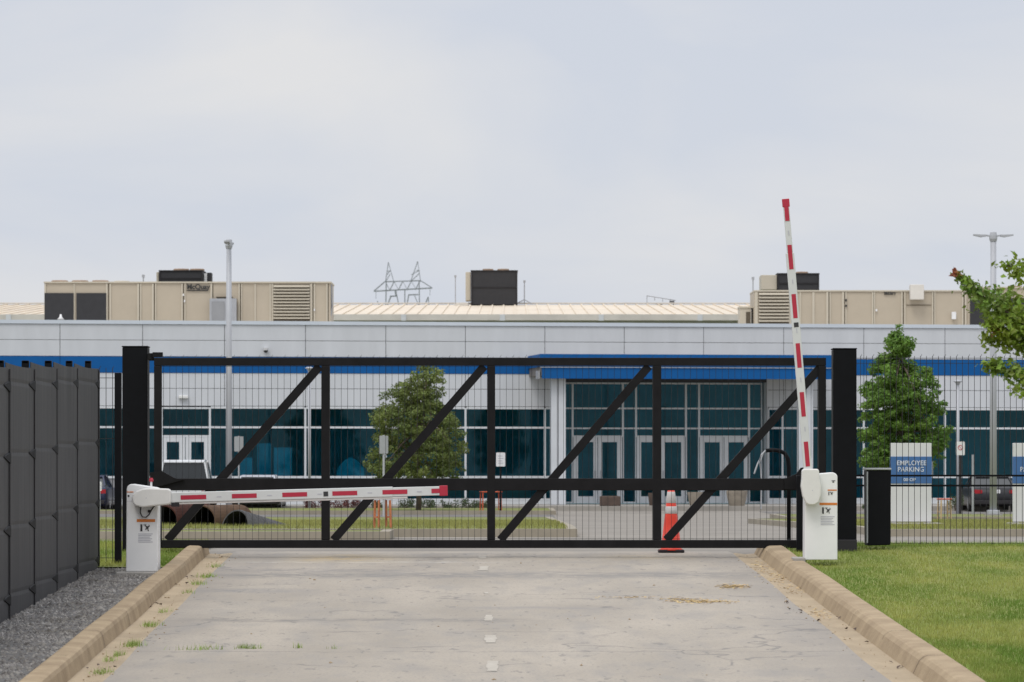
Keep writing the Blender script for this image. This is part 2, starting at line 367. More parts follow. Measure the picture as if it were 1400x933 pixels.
# centre line remnants
for k, (px, py, wpx, lY) in enumerate([(674, 912, 15, 1.15), (671, 875, 16, 1.0), (668, 846, 11, .9), (661, 778, 12, .95), (660, 763, 10, .7), (665, 812, 6, .3)]):
    Y = 3.168*F/(py-452); hw = wpx/2*Y/F; X = PX(px, Y); b = MB()
    n = 8; left = []; right = []
    for i in range(n+1):
        yy = Y-lY/2+lY*i/n; left.append((X-hw+random.uniform(-.014, .014), yy, g(yy)+.010)); right.append((X+hw+random.uniform(-.014, .014), yy, g(yy)+.010))
    vs = left+right; b.add(vs, [(i, n+1+i, n+2+i, i+1) for i in range(n)])
    b.build('lane_marking', M['paint'], kind='structure')
# verges
strip('gravel_bed', M['gravel'], [y for y in YS_NEAR if y < 52.2]+[52.6], lambda Y: -6.2, lambda Y: rc(Y)-HW-.53, .055, nx=6)
strip('left_verge', M['lawn'], [52.6, 54, 57, 60, 62.5], lambda Y: -30, lambda Y: rc(Y)-HW-.53, .075, nx=4)
strip('left_field', M['ground'], [y for y in YS_NEAR if y < 52.2]+[52.6], lambda Y: -60, lambda Y: -6.2, .05, nx=2)
strip('lawn', M['lawn'], YS_NEAR+[59.5], lambda Y: rc(Y)+HW+.59, lambda Y: 60, .10, nx=8)
# raised islands beyond the gate: kerb + grass top
def island(x0, x1, y0, y1, h=.14, kw=.18, mtl=M['grass_far'], km=M['island_kerb']):
    ys = [y0]+[y for y in range(int(y0)+4, int(y1), 5)]+[y1]
    b = MB()
    def wall(pts):
        vs = []; n = len(pts)
        for x, y in pts: vs += [(x, y, g(y)-.1), (x, y, g(y)+h)]
        return vs, [(2*i, 2*i+2, 2*i+3, 2*i+1) for i in range(n-1)]
    outer = [(x0, y) for y in ys]+[(x1, y) for y in ys[::-1]]+[(x0, y0)]
    vs, fs = wall(outer); b.add(vs, fs)
    inner = [(min(max(x, x0+kw), x1-kw), min(max(y, y0+kw), y1-kw)) for x, y in outer]
    n = len(outer); vs = [(x, y, g(y)+h) for x, y in outer]+[(x, y, g(y)+h) for x, y in inner]
    b.add(vs, [(i, i+1, n+i+1, n+i) for i in range(n-1)])
    b.build('island_kerb', km, kind='structure')
    t = MB(); yy = [y0+kw]+ys[1:-1]+[y1-kw]; nx = 6
    vs = [(x0+kw+(x1-x0-2*kw)*i/(nx-1), y, g(y)+h-.006) for y in yy for i in range(nx)]
    t.add(vs, [(i*nx+j, i*nx+j+1, (i+1)*nx+j+1, (i+1)*nx+j) for i in range(len(yy)-1) for j in range(nx-1)])
    t.build('island_grass', mtl, kind='structure')
island(-40, -12.2*.17, 68.3, 70.6, km=M['island_kerb'])
island(-40, 1.15, 70.9, 118, h=.145)
island(-10.5, 1.5, 137.5, 147)
island(-40, -10.9, 139.5, 143.5, h=.12)
island(6.45, 60, 71.5, 110, h=.13)
island(8.2, 60, 120.5, 128, h=.14)
ap = MB(); ap.box(-75, 75, 149.6, 175, -.6, -.12); ap.build('entrance_walk', M['apron'], kind='structure')
# ------------------------------------------------------------------ office building
YB, SL = 157.35, .145
RZ = math.atan(SL)
def U(x):
    X = (x-700)*YB/(F-SL*(x-700)); return X/math.cos(RZ)
bld = thing('office_building', (0, YB, -.12), 'long low white panelled office block with a blue band and dark teal glazing', 'building', rz=RZ)
def ZB(y): return 1.3+(HY-y)*YB/F+.12           # local height for a row at mid facade
zP, zC, zJ1, zB1, zB0, zJ2, zH, zT, zS, zG = ZB(441), ZB(446), ZB(467.5), ZB(489.5), ZB(511.5), ZB(532.5), ZB(558), ZB(585), ZB(652.5), ZB(683)
uL, uR = U(-330), U(1760)
seams = [-251, -140, -29, 82, 195, 307, 417.7, 527.5, 636.3, 745, 853.5, 962, 1071.5, 1181, 1292, 1403, 1514, 1625]
ED0, ED1 = U(769), U(1047)                         # entrance glazing
b = MB(); b.box(uL, uR, .06, .40, zB1, zP-.02); b.box(uL, ED0-.15, .06, .4, zH, zB1); b.box(ED1+.15, uR, .06, .4, zH, zB1)
b.box(ED0-.15, ED1+.15, .06, .4, ZB(522), zB1)
b.build('wall', M['seam'], bld, local=True)
b = MB(); us = [uL]+[U(x) for x in seams]+[uR]
ug = .011
for a, c in zip(us, us[1:]):
    for z0, z1 in ((zJ1, zC), (zB1, zJ1)):
        b.box(a+ug, c-ug, 0, .05, z0+ug*.8, z1-ug*.8)
    for z0, z1 in ((zJ2, zB0), (zH+.05, zJ2)):
        for lo, hi in ((a, min(c, ED0-.03)), (max(a, ED1+.03), c)):
            if hi-lo > .1: b.box(lo+ug, hi-ug, 0, .05, z0+ug*.8, z1-ug*.8)
b.build('wall_panel', M['white_panel'], bld, local=True)
b = MB(); b.box(uL-.02, uR, -.05, .45, zC, zP); b.build('parapet_cap', M['cap_metal'], bld, local=True)
b = MB()
for a, c in zip(us, us[1:]): b.box(a+.008, c-.008, -.02, .055, zB0, zB1-.01)
b.build('blue_band', M['blue'], bld, local=True)
b = MB(); b.box(uL, uR, .42, 26, zP-.5, zP-.35); b.build('flat_roof', M['gutter'], bld, local=True)
# rooms behind the glass
b = MB(); b.box(uL, uR, 7, 7.1, 0, zP-.6); b.box(uL, uR, .41, 7, zH+1.3, zH+1.4); b.box(uL, uR, .41, 7, -.02, .03)
b.box(uL, uL+.1, .1, 7, 0, zP-.6); b.box(uR-.1, uR, .1, 7, 0, zP-.6)
b.build('interior', M['interior'], bld, local=True)
MU = .075
def window(xa, xb, spand=False, low=True):
    a, c = U(xa), U(xb); f = MB()
    f.box(a+.0005, a+MU/2, .0, .13, .0, zH); f.box(c-MU/2, c-.0005, .0, .13, .0, zH)
    for z, h in ((zH-.005, .09), (zT, MU), (zS, .085), (zG, .07)): f.box(a+MU/2, c-MU/2, .004, .126, z-h/2, z+h/2)
    f.box(a+MU/2, c-MU/2, .012, .126, 0, zG-.035)
    o = f.build('window', M['alu'], bld, local=True)
    p = MB(); p.box(a+MU/2, c-MU/2, .05, .06, zS+.04 if spand else zG+.03, zH-.05); p.build('pane', M['glass'], o, local=True)
    if spand:
        p = MB(); p.box(a+MU/2, c-MU/2, .05, .09, zG+.03, zS-.04); p.build('spandrel', M['spandrel'], o, local=True)
def door(xs, ztop, y0, z0=.02, frame=.0):
    # xs: outer-left, glass, glass, stile, stile, glass, outer-right (photo columns)
    a, g1, g2, c1, c2, g3, g4, e = [U(x) for x in xs]; mid = (c1+c2)/2
    zt = ztop-.30; zb = z0+.28
    for lo, hi, ga, gb in ((a, mid-.01, g1, g2), (mid+.01, e, g3, g4)):
        f = MB(); f.box(lo, ga, y0, y0+.07, z0, ztop); f.box(gb, hi, y0, y0+.07, z0, ztop); f.box(ga, gb, y0+.002, y0+.068, zt+.1, ztop); f.box(ga, gb, y0+.002, y0+.068, z0, zb)
        d = f.build('door', M['alu'], bld, local=True, bevel=.01)
        p = MB(); p.box(ga, gb, y0+.03, y0+.04, zb, zt+.1); p.build('pane', M['glass'], d, local=True)
        hx = hi-.10 if lo == a else lo+.10
        h = MB(); h.bar((hx, y0-.05, z0+.85), (hx, y0-.05, z0+1.3), .03, .03); h.bar((hx, y0-.05, z0+.9), (hx, y0, z0+.9), .02, .02, up=(0, 0, 1)); h.bar((hx, y0-.05, z0+1.25), (hx, y0, z0+1.25), .02, .02, up=(0, 0, 1))
        h.build('handle', M['grey_metal'], d, local=True)
for xa, xb in ((-251, -140), (-140, -29), (-29, 82), (82, 195)): window(xa, xb, True)
window(195, 221, True)
def transom_bay(xa, xb, zlo, zhi, y0, tall=()):
    a, c = U(xa), U(xb); f = MB()
    f.box(a+.0005, a+MU/2, y0, y0+.13, .0, zhi); f.box(c-MU/2, c-.0005, y0, y0+.13, .0, zhi)
    for z in (zlo+.03, *tall, zhi-.03): f.box(a+MU/2, c-MU/2, y0+.004, y0+.126, z-.035, z+.035)
    o = f.build('window', M['alu'], bld, local=True)
    p = MB(); p.box(a+MU/2, c-MU/2, y0+.05, y0+.06, zlo+.06, zhi-.06); p.build('pane', M['glass'], o, local=True)
transom_bay(221, 287, ZB(598), zH, 0, (zT,))
door((222.5, 228, 245, 251, 256, 261.5, 279, 286), ZB(598), .01)
for xa, xb in ((287, 417.5), (417.5, 527.5), (527.5, 636.5), (636.5, 745), (745, 766), (1050.5, 1070), (1070, 1098), (1098, 1181), (1181, 1292), (1292, 1403), (1403, 1514), (1514, 1625)): window(xa, xb)
# entrance glazing, set back
EY = .55; zE = ZB(522.5)
def entry_bay(xa, xb, zlo):
    a, c = U(xa), U(xb); f = MB()
    f.box(a+.0005, a+MU/2, EY, EY+.13, zlo if zlo > 1 else 0, zE); f.box(c-MU/2, c-.0005, EY, EY+.13, zlo if zlo > 1 else 0, zE)
    zz = [ZB(558), ZB(585.5), zE-.03]+([zlo+.03] if zlo > 1 else [zS-.15, .06])
    for z in zz: f.box(a+MU/2, c-MU/2, EY+.004, EY+.126, z-.03, z+.03)
    o = f.build('window', M['alu'], bld, local=True)
    p = MB(); p.box(a+MU/2, c-MU/2, EY+.05, EY+.06, zlo+.06 if zlo > 1 else .09, zE-.06); p.build('pane', M['glass'], o, local=True)
zD = ZB(597.5)
for xa, xb, lo in ((770, 786, .0), (786, 855, zD), (855, 873, 0), (873, 941.5, zD), (941.5, 959.5, 0), (959.5, 1028, zD), (1028, 1046, 0)): entry_bay(xa, xb, lo)
door((787, 793.5, 814.5, 818, 823, 826.5, 847, 854), zD, EY+.01)
door((874, 880, 900, 904, 909, 912.5, 935, 940.5), zD, EY+.01)
door((960.5, 967, 988, 991, 996.5, 1000, 1021, 1027), zD, EY+.01)
b = MB(); b.box(ED0-.13, ED0-.035, .13, EY+.2, 0, zB0-.06); b.build('return_wall', M['white_panel'], bld, local=True)
b = MB(); b.box(ED1+.04, ED1+.13, .13, EY+.2, 0, zB0-.06); b.build('return_wall', M['white_panel'], bld, local=True)
# canopy
cy = -3.2; sc = (YB-3.2)/F
def ZC(y): return 1.3+(HY-y)*sc+.12
ca, cc = U(722)*.98, U(1126)*.98
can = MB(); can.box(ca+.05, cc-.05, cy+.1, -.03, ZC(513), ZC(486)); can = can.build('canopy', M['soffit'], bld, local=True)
b = MB(); b.box(ca, cc, cy, cy+.09, ZC(501.3), ZC(484)); b.box(ca, ca+.05-.003, cy+.09, -.03, ZC(501.3), ZC(484)); b.box(cc-.047, cc, cy+.09, -.03, ZC(501.3), ZC(484)); b.build('fascia', M['blue'], can, local=True)
b = MB(); b.box(ca+.08, cc-.08, cy+.06, cy+.098, ZC(517.5), ZC(502.6)); b.build('lower_fascia', M['blue'], can, local=True)
b = MB(); b.box(ca+.02, cc-.02, cy+.02, cy+.08, ZC(502.5), ZC(501.4)); b.build('drip_edge', M['cap_metal'], can, local=True)
b = MB(); b.box(ca-.09, ca-.005, cy+.05, cy+.5, ZC(518), ZC(507)); b.build('bracket', M['grey_metal'], can, local=True)
for xa, xb in ((739.5, 748.6), (749.6, 759.5), (1077, 1086.4), (1087.6, 1097)):
    b = MB(); b.box(U(xa)*.985, U(xb)*.985, -2.75, -2.45, 0, ZC(513)-.002); b.build('column', M['column'], bld, local=True, bevel=.02)
    
lf = MB(); lf.box(U(244), U(257), -.16, -.001, ZB(546.5), ZB(542)); lf.build('wall_light', M['clear'], bld, local=True, bevel=.03)
lf = MB(); lf.lathe([(.09, 0), (.10, .05), (.11, .09)], (U(363), -.12, ZB(480)-.02), 12); cm = lf.build('security_camera', M['label_white'], bld, local=True)
lf = MB(); lf.lathe([(.02, -.085), (.07, -.05), (.085, 0)], (U(363), -.12, ZB(480)-.03), 12); lf.build('dome', M['ink'], cm, local=True)
# furniture seen through the glass
for k, (x0, x1, y0, y1, d) in enumerate([(349, 369, 606, 652, 2.2), (373, 398, 612, 652, 1.6), (326, 345, 626, 652, 1.4), (459, 497, 629, 652, 1.5)]):
    t = MB(); X0, X1 = PX(x0, 157), PX(x1, 157); Yw = YB+SL*X0+d
    if k == 3:
        pts = [(X0, -.10)]+[(X0+(X1-X0)*i/12, PZ(y1, 157)+.75*math.sin(math.pi*(.12+.88*i/12*.85))) for i in range(13)]+[(X1, -.10)]
        t.prism(pts[::-1], Yw, Yw+.08)
    else: t.box(X0, X1, Yw, Yw+.06, -.09, PZ(y0, 157))
    lab = ['tall teal partition behind the glass, left one of the pair above the dark car', 'teal partition with lower top behind the glass, right one of the pair above the dark car', 'low teal partition behind the glass right of the tall grey light pole', 'rounded teal screen behind the glass left of the bushy olive tree'][k]
    t.build('office_partition', M['partition'], label=lab, cat='partition', group='teal partitions behind the glass', bevel=.02)

# ------------------------------------------------------------------ warehouse with the tan roof behind
wh = thing('warehouse', (0, 200, -.3), 'large warehouse behind the office block with a low tan ribbed metal roof', 'building')
zE_, zR_ = PZ(431.5, 200), PZ(417, 226)
b = MB(); b.box(-60, 60, 200.3, 255, -.3, zE_-.15); b.build('wall', M['white_panel'], wh)
b = MB(); b.quad((-61, 199.9, zE_), (61, 199.9, zE_), (61, 226, zR_), (-61, 226, zR_)); b.quad((-61, 226, zR_), (61, 226, zR_), (61, 256, zE_-.2), (-61, 256, zE_-.2))
b.quad((-61, 199.9, zE_-.12), (-61, 226, zR_-.12), (61, 226, zR_-.12), (61, 199.9, zE_-.12))
x = -60.6
while x < 61:
    b.bar((x, 199.95, zE_+.02), (x, 226, zR_+.02), .09, .07, up=(0, 0, 1)); x += .62
roof = b.build('roof', M['roof'], wh)
b = MB(); b.box(-61, 61, 225.8, 226.2, zR_+.05, zR_+.12); b.build('ridge_cap', M['gutter'], roof)
b = MB(); b.box(-61, 61, 199.55, 199.88, zE_-.26, zE_+.04); b.build('gutter', M['gutter'], wh)
for x in np.arange(-30, 30, 4.9):
    b = MB(); b.box(x, x+.25, 199.50, 199.549, zE_-.28, zE_+.03); b.build('gutter_strap', M['alu'], wh)

# ------------------------------------------------------------------ rooftop air handlers
ZRF = zP-.35-.12
def bx(b, x0, x1, y0, y1, Y, d, mi=0, dy=0):
    b.box(PX(x0, Y), PX(x1, Y), Y+dy, Y+dy+d, PZ(y1, Y), PZ(y0, Y), mi)
def louver(b, x0, x1, y0, y1, Y, n, mi=0):
    h = (y1-y0)/n
    for i in range(n):
        ya = y0+i*h
        a = PZ(ya+h*.1, Y); c = PZ(ya+h*.62, Y)
        b.add([(PX(x0, Y), Y-.02, a-.0), (PX(x1, Y), Y-.02, a), (PX(x1, Y), Y-.14, c), (PX(x0, Y), Y-.14, c), (PX(x0, Y), Y-.02, a-.03), (PX(x1, Y), Y-.02, a-.03), (PX(x1, Y), Y-.14, c-.03), (PX(x0, Y), Y-.14, c-.03)],
              [(0,3,2,1),(4,5,6,7),(0,1,5,4),(1,2,6,5),(2,3,7,6),(3,0,4,7)], mi)
def fan(b, xc, y, wpx, Y, d=1.2):
    r = wpx/2*Y/F; b.lathe([(r, -.1), (r, .05), (r*.93, .08), (r*.9, .02), (.1, .02), (.08, .05)], (PX(xc, Y), Y+d, PZ(y, Y)), 20)
Yh = 176.0
u = thing('rooftop_air_handler', (PX(256, Yh), Yh, ZRF), 'long tan rooftop air handler at the left with two dark coil panels and a louvre', 'air handler', 'tan air handlers on the office roof')
yb = HY-(ZRF-EZ)*F/Yh+3
b = MB(); bx(b, 60.5, 452, 387, yb, Yh, 3.0); b.build('housing', M['hvac'], u, bevel=.02)
b = MB(); bx(b, 60, 453, 385.3, 387.3, Yh, 3.14, dy=-.07); b.build('top_rail', M['hvac_light'], u)
b = MB()
for x, wv in ((62, 2), (101.5, 1.6), (146, 2.4), (151, 2), (189, 2.6), (192.5, 1.8), (209, 2.6), (213, 1.6), (249, 2), (253, 1.6), (289, 2.5), (327, 2), (330.5, 1.5), (349, 2), (369.5, 2), (372.5, 2), (425.5, 3), (430, 2), (447, 2)):
    b = MB(); bx(b, x-wv/2, x+wv/2, 388, yb, Yh, .045, dy=-.046); b.build('panel_rib', M['hvac_light'], u)
b = MB()
for x in (148.5, 190.7, 211, 251, 291, 328.8, 428, 448.8):
    b = MB(); bx(b, x-.45, x+.45, 388, yb, Yh, .02, dy=-.021); b.build('panel_gap', M['louver_dark'], u)
for xa, xb in ((61, 101), (104.5, 145.5)):
    b = MB(); bx(b, xa, xb, 401, yb, Yh, .03, dy=-.06); b.build('coil_panel', M['coil'], u)
b = MB(); bx(b, 374, 423.5, 389.5, yb, Yh, .02, dy=-.03); lv = b.build('louvre', M['louver_dark'], u)
b = MB(); louver(b, 374, 423.5, 389.5, 437, Yh, 11); b.build('blade', M['hvac_light'], lv)
for xc in (77.5, 105.5, 133.5):
    b = MB(); fan(b, xc, 384.5, 23, Yh); b.build('fan_ring', M['fan'], u)
b = MB(); fan(b, 163, 385.2, 22, Yh); b.build('fan_ring', M['hvac_light'], u)
b = MB(); bx(b, 287.5, 324, 409, yb, Yh, .35, dy=-.42); dr = b.build('control_box', M['grey_metal'], u)
b = MB(); bx(b, 290.5, 308, 413, yb, Yh, .02, dy=-.45); b.build('screen', M['spandrel'], dr)
b = MB(); bx(b, 296, 318, 406.3, 407.4, Yh, .3, dy=-.3); b.build('rain_hood', M['louver_dark'], u)
b = MB(); bx(b, 255.5, 284.5, 396.8, 398.2, Yh, .01, dy=-.06); np_ = b.build('nameplate', M['ink'], u)
t = text('nameplate_letters', 'McQuay', .31, M['ink'], np_, (PX(255.6, Yh)-PX(256, Yh), -.07, PZ(395.7, Yh)-ZRF), bold=.012, sx=.95)
b = MB(); b.tube([P(453, 389, Yh+.3), P(454, 418, Yh+.3), P(452, 432, Yh+.3)], .05, 6); b.build('conduit', M['grey_metal'], u)
for xx, yy in ((251, 403.5), (252.5, 412), (430, 424)):
    b = MB(); bx(b, xx-.8, xx+.8, yy-1.5, yy+1.5, Yh, .05, dy=-.1); b.build('latch', M['label_white'], u)

u = thing('rooftop_air_handler', (PX(1180, Yh), Yh, ZRF), 'long tan rooftop air handler at the right with a pale box on top', 'air handler', 'tan air handlers on the office roof')
b = MB(); bx(b, 1031, 1323, 399, yb, Yh, 3.0); bx(b, 1323, 1460, 394.5, yb, Yh, 3.0); b.build('housing', M['hvac'], u, bevel=.02)
b = MB(); bx(b, 1030.5, 1323, 397, 399, Yh, 3.1, dy=-.06); bx(b, 1323, 1461, 392.5, 394.5, Yh, 3.1, dy=-.06); b.build('top_rail', M['hvac_light'], u)
b = MB()
for x, wv in ((1034, 4), (1080, 2.5), (1094, 2), (1112, 3), (1131, 3), (1135, 1.6), (1152.5, 3), (1156.5, 1.6), (1193, 2), (1195.5, 1.6), (1233, 2), (1237, 2), (1275, 2), (1278, 1.6), (1316, 2), (1320, 2)):
    b = MB(); bx(b, x-wv/2, x+wv/2, 399.5, yb, Yh, .045, dy=-.046); b.build('panel_rib', M['hvac_light'], u)
b = MB()
for x in (1133.2, 1154.6, 1194.3, 1235, 1276.5, 1318):
    b = MB(); bx(b, x-.45, x+.45, 399.5, yb, Yh, .02, dy=-.021); b.build('panel_gap', M['louver_dark'], u)
b = MB(); bx(b, 1239, 1273, 417, 418, Yh, .02, dy=-.048); b.build('panel_gap', M['louver_dark'], u)
b = MB(); bx(b, 1037.5, 1078.5, 400, yb, Yh, .02, dy=-.03); lv = b.build('louvre', M['louver_dark'], u)
b = MB(); louver(b, 1037.5, 1078.5, 400, 441, Yh, 9); b.build('blade', M['hvac_light'], lv)
b = MB(); bx(b, 1326, 1374, 408, yb, Yh, .03, dy=-.06); b.build('coil_panel', M['coil'], u)
b = MB(); bx(b, 1377, 1425, 408, yb, Yh, .03, dy=-.06); b.build('coil_panel', M['coil'], u)
b = MB(); bx(b, 1243, 1261.5, 390, 410.5, Yh, .5, dy=-.56); b.build('control_box', M['gutter'], u, bevel=.02)
b = MB(); bx(b, 1300.5, 1306.5, 427, 437, Yh, .2, dy=-.26); b.build('actuator', M['label_white'], u, bevel=.02)
for xx, yy in ((1156.5, 411), (1156.8, 418.5), (1198, 424.5)):
    b = MB(); bx(b, xx-1.2, xx+1.2, yy-1.5, yy+1.5, Yh, .05, dy=-.1); b.build('latch', M['ink' if yy < 420 else 'label_white'], u)
b = MB(); bx(b, 1208.6, 1221, 402.6, 403.4, Yh, .01, dy=-.06); np_ = b.build('nameplate', M['ink'], u)
text('nameplate_letters', 'McQuay', .15, M['ink'], np_, (PX(1208.6, Yh)-PX(1180, Yh), -.07, PZ(402.6, Yh)-ZRF), bold=.008)
b = MB(); fan(b, 1392, 392, 20, Yh); b.build('fan_ring', M['fan'], u)
b = MB(); bx(b, 1012.5, 1027, 420.5, yb+1, Yh, 1.5, dy=.6); bx(b, 1011.5, 1031, 418.5, 420.5, Yh, 1.6, dy=.55); hd = b.build('intake_hood', M['hvac_light'], u)
b = MB(); bx(b, 1021, 1027, 426, yb, Yh, .02, dy=.57); b.build('louvre', M['louver_dark'], hd)

def condenser(x0, x1, y0, y1, Y, label, tanx, fans, right=None):
    t = thing('rooftop_condenser', (PX((x0+x1)/2, Y), Y, PZ(y1, Y)), label, 'condenser', 'dark rooftop condensers')
    b = MB(); bx(b, x0, x1, y0, y1, Y, 2.0); c = b.build('housing', M['coil'], t, bevel=.02)
    b = MB(); bx(b, x0-.5, x1+.5, y0-.8, y0+.6, Y, 2.1, dy=-.05); bx(b, x0, x0+2, y0+.6, y1, Y, .04, dy=-.041); bx(b, x1-2, x1, y0+.6, y1, Y, .04, dy=-.041); bx(b, x0+2, x1-2, (y0+y1)/2-1, (y0+y1)/2, Y, .04, dy=-.041); b.build('frame', M['rubber'], t)
    b = MB(); bx(b, tanx, x0-.6, y0+1.5, y1-6, Y, 1.6, dy=.1); b.build('side_cabinet', M['hvac_light'], t, bevel=.02)
    for fx, fw in fans:
        b = MB(); fan(b, fx, y0-2, fw, Y); b.build('fan_ring', M['fan'], t)
    if right:
        b = MB(); bx(b, x1+1, right-6, y0+3, y1-2, Y, .5, dy=.4); b.build('pipe_cover', M['label_white'], t)
        b = MB(); bx(b, right-6, right, y0+2, y1, Y, .8, dy=.4); b.build('end_panel', M['coil'], t)
    return t
condenser(217.5, 277, 370.5, 392, 188, 'low dark condenser rising behind the left air handler', 213.5, [(245, 22), (267, 20)], right=288)
condenser(644, 707.5, 370.5, 417, 224, 'square black condenser standing alone on the tan roof', 636.5, [(667, 15), (688, 16)])
condenser(1063, 1120, 374.5, 402, 188, 'dark condenser behind the right air handler, next to the raised boom', 1041, [(1099, 17)])
t = MB(); Y = 223; t.box(PX(621, Y), PX(640, Y), Y, Y+.8, PZ(419, Y), PZ(414, Y)); t.build('roof_curb', M['gutter'], label='small pale curb box beside the lone black condenser', cat='roof box', bevel=.02)
def mast(x, y0, y1, Y, label, arms=False, r=.03):
    t = thing('roof_mast', P(x, y1, Y), label, 'mast', 'thin masts on the roof')
    b = MB(); b.tube([P(x, y1, Y), P(x, y0, Y)], r, 6); b.build('pole', M['grey_metal'], t)
    b = MB(); c = P(x, y0, Y); b.box(c.x-.06, c.x+.06, Y-.05, Y+.05, c.z-.02, c.z+.10); b.build('tip', M['grey_metal'], t)
    if arms:
        b = MB(); c = P(x, y1, Y)
        for dx in (-.5, .45): b.tube([(c.x, Y, c.z+.25), (c.x+dx, Y, c.z)], r*.8, 5)
        b.build('brace', M['grey_metal'], t)
mast(622.6, 379, 416, 222, 'thin mast with a small tip just left of the lone black condenser')
mast(717, 386, 416, 225, 'thin pale mast with braced foot just right of the lone black condenser', True)
mast(1029.5, 382, 416, 178.5, 'thin mast at the left end of the right air handler')
mast(196, 379, 390, 178, 'short thin mast on the left air handler top')
# fallen yagi aerial on the ridge
t = thing('roof_aerial', P(905, 417, 226.2), 'small ladder-like aerial leaning on the roof ridge', 'aerial')
b = MB(); b.tube([P(884, 404.5, 226.2), P(924, 411, 226.2)], .03, 5); b.tube([P(884, 414, 226.2), P(906, 417, 226.2)], .025, 5); b.build('boom', M['grey_metal'], t)
for x in (884.5, 895, 906, 916):
    b = MB(); yy = 404.5+(x-884)*.16; b.tube([P(x, yy, 226.2), P(x, yy+(10 if x < 890 else 5), 226.2)], .02, 5); b.build('element', M['grey_metal'], t)
b = MB(); c = P(919, 413, 226.2); b.box(c.x-.15, c.x+.12, 226.1, 226.3, c.z-.1, c.z+.05); b.tube([P(919, 412, 226.2), P(921, 417.5, 226.2)], .03, 5); b.build('bracket', M['ink'], t)
t = MB(); c = P(83, 437, 170); t.lathe([(.16, 0), (.06, .1), (.03, .22)], (c.x, 170, ZRF+.02 if False else c.z), 12); t.build('roof_vent', M['label_white'], label='small white cone vent by the left coil panels', cat='roof vent', smooth=True)
# ------------------------------------------------------------------ far transmission tower
Yt = 1500.0
tw = thing('transmission_tower', (PX(551, Yt), Yt, -.3), 'distant steel lattice transmission tower with two peaks beyond the roof', 'pylon')
th = .22
def lat(b, p, q, w_=th, dy=0): b.bar((*[P(*p, Yt)[0]], Yt+dy, P(*p, Yt)[2]), (P(*q, Yt)[0], Yt+dy, P(*q, Yt)[2]), w_, w_)
b = MB()
for dy in (-2.5, 2.5):
    for (xt, yt), legs in (((531, 359), ((527, 386), (538.5, 386))), ((571, 358), ((561.5, 385), (575, 385)))):
        for lx, ly in legs: lat(b, (xt, yt), (lx, ly), dy=dy*.4)
        lat(b, (xt-1.5, yt+12), (xt+2.8, yt+12), .2, dy=dy*.4); lat(b, (legs[0][0]+1, yt+18), (xt+2, yt+12), .2, dy=dy*.4); lat(b, legs[0], (xt+2.5, yt+16), .2, dy=dy*.4)
b.build('peak', M['tower'], tw)
b = MB()
for dy in (-2, 2):
    lat(b, (526, 385.5), (575, 384), dy=dy); lat(b, (511, 398.5), (591, 394), .3, dy=dy)
    lat(b, (526, 385.5), (511, 398.5), .22, dy=dy); lat(b, (575, 384), (591, 394), .22, dy=dy)
    xs = np.linspace(527, 574, 9)
    for i, (a, c) in enumerate(zip(xs, xs[1:])):
        y1 = 385.5-(a-526)*.03; y2 = 398-(c-511)*.056
        if i % 2: lat(b, (a, y1+12.2), (c, y1), .18, dy=dy)
        else: lat(b, (a, y1), (c, y2), .18, dy=dy)
b.build('crossarm', M['tower'], tw)
b = MB()
for dy in (-2.5, 2.5):
    for p, q in (((528, 386), (527.5, 420)), ((541, 397), (546, 421)), ((534.5, 405), (529, 420)), ((559, 403), (555.5, 421)), ((567, 405), (574, 421)), ((573, 385), (573.5, 421)), ((533, 405.5), (543, 405)), ((559, 403.5), (572, 403)), ((553.5, 396), (553.5, 420)), ((540, 397), (541, 405)), ((516, 412), (520, 421)), ((585.5, 406), (586.5, 421)), ((585, 407), (580, 420))): lat(b, p, q, .26, dy=dy)
for x in (527.5, 546, 555.5, 573.5):
    c = P(x, 420, Yt); b.bar((c.x, Yt, c.z), (c.x*1.0, Yt, -.3), .5, .5)
b.build('leg', M['tower'], tw)
b = MB()
for x, y in ((514, 398.5), (588, 394.3)): lat(b, (x, y), (x, y+10), .16)
b.build('insulator', M['tower'], tw)
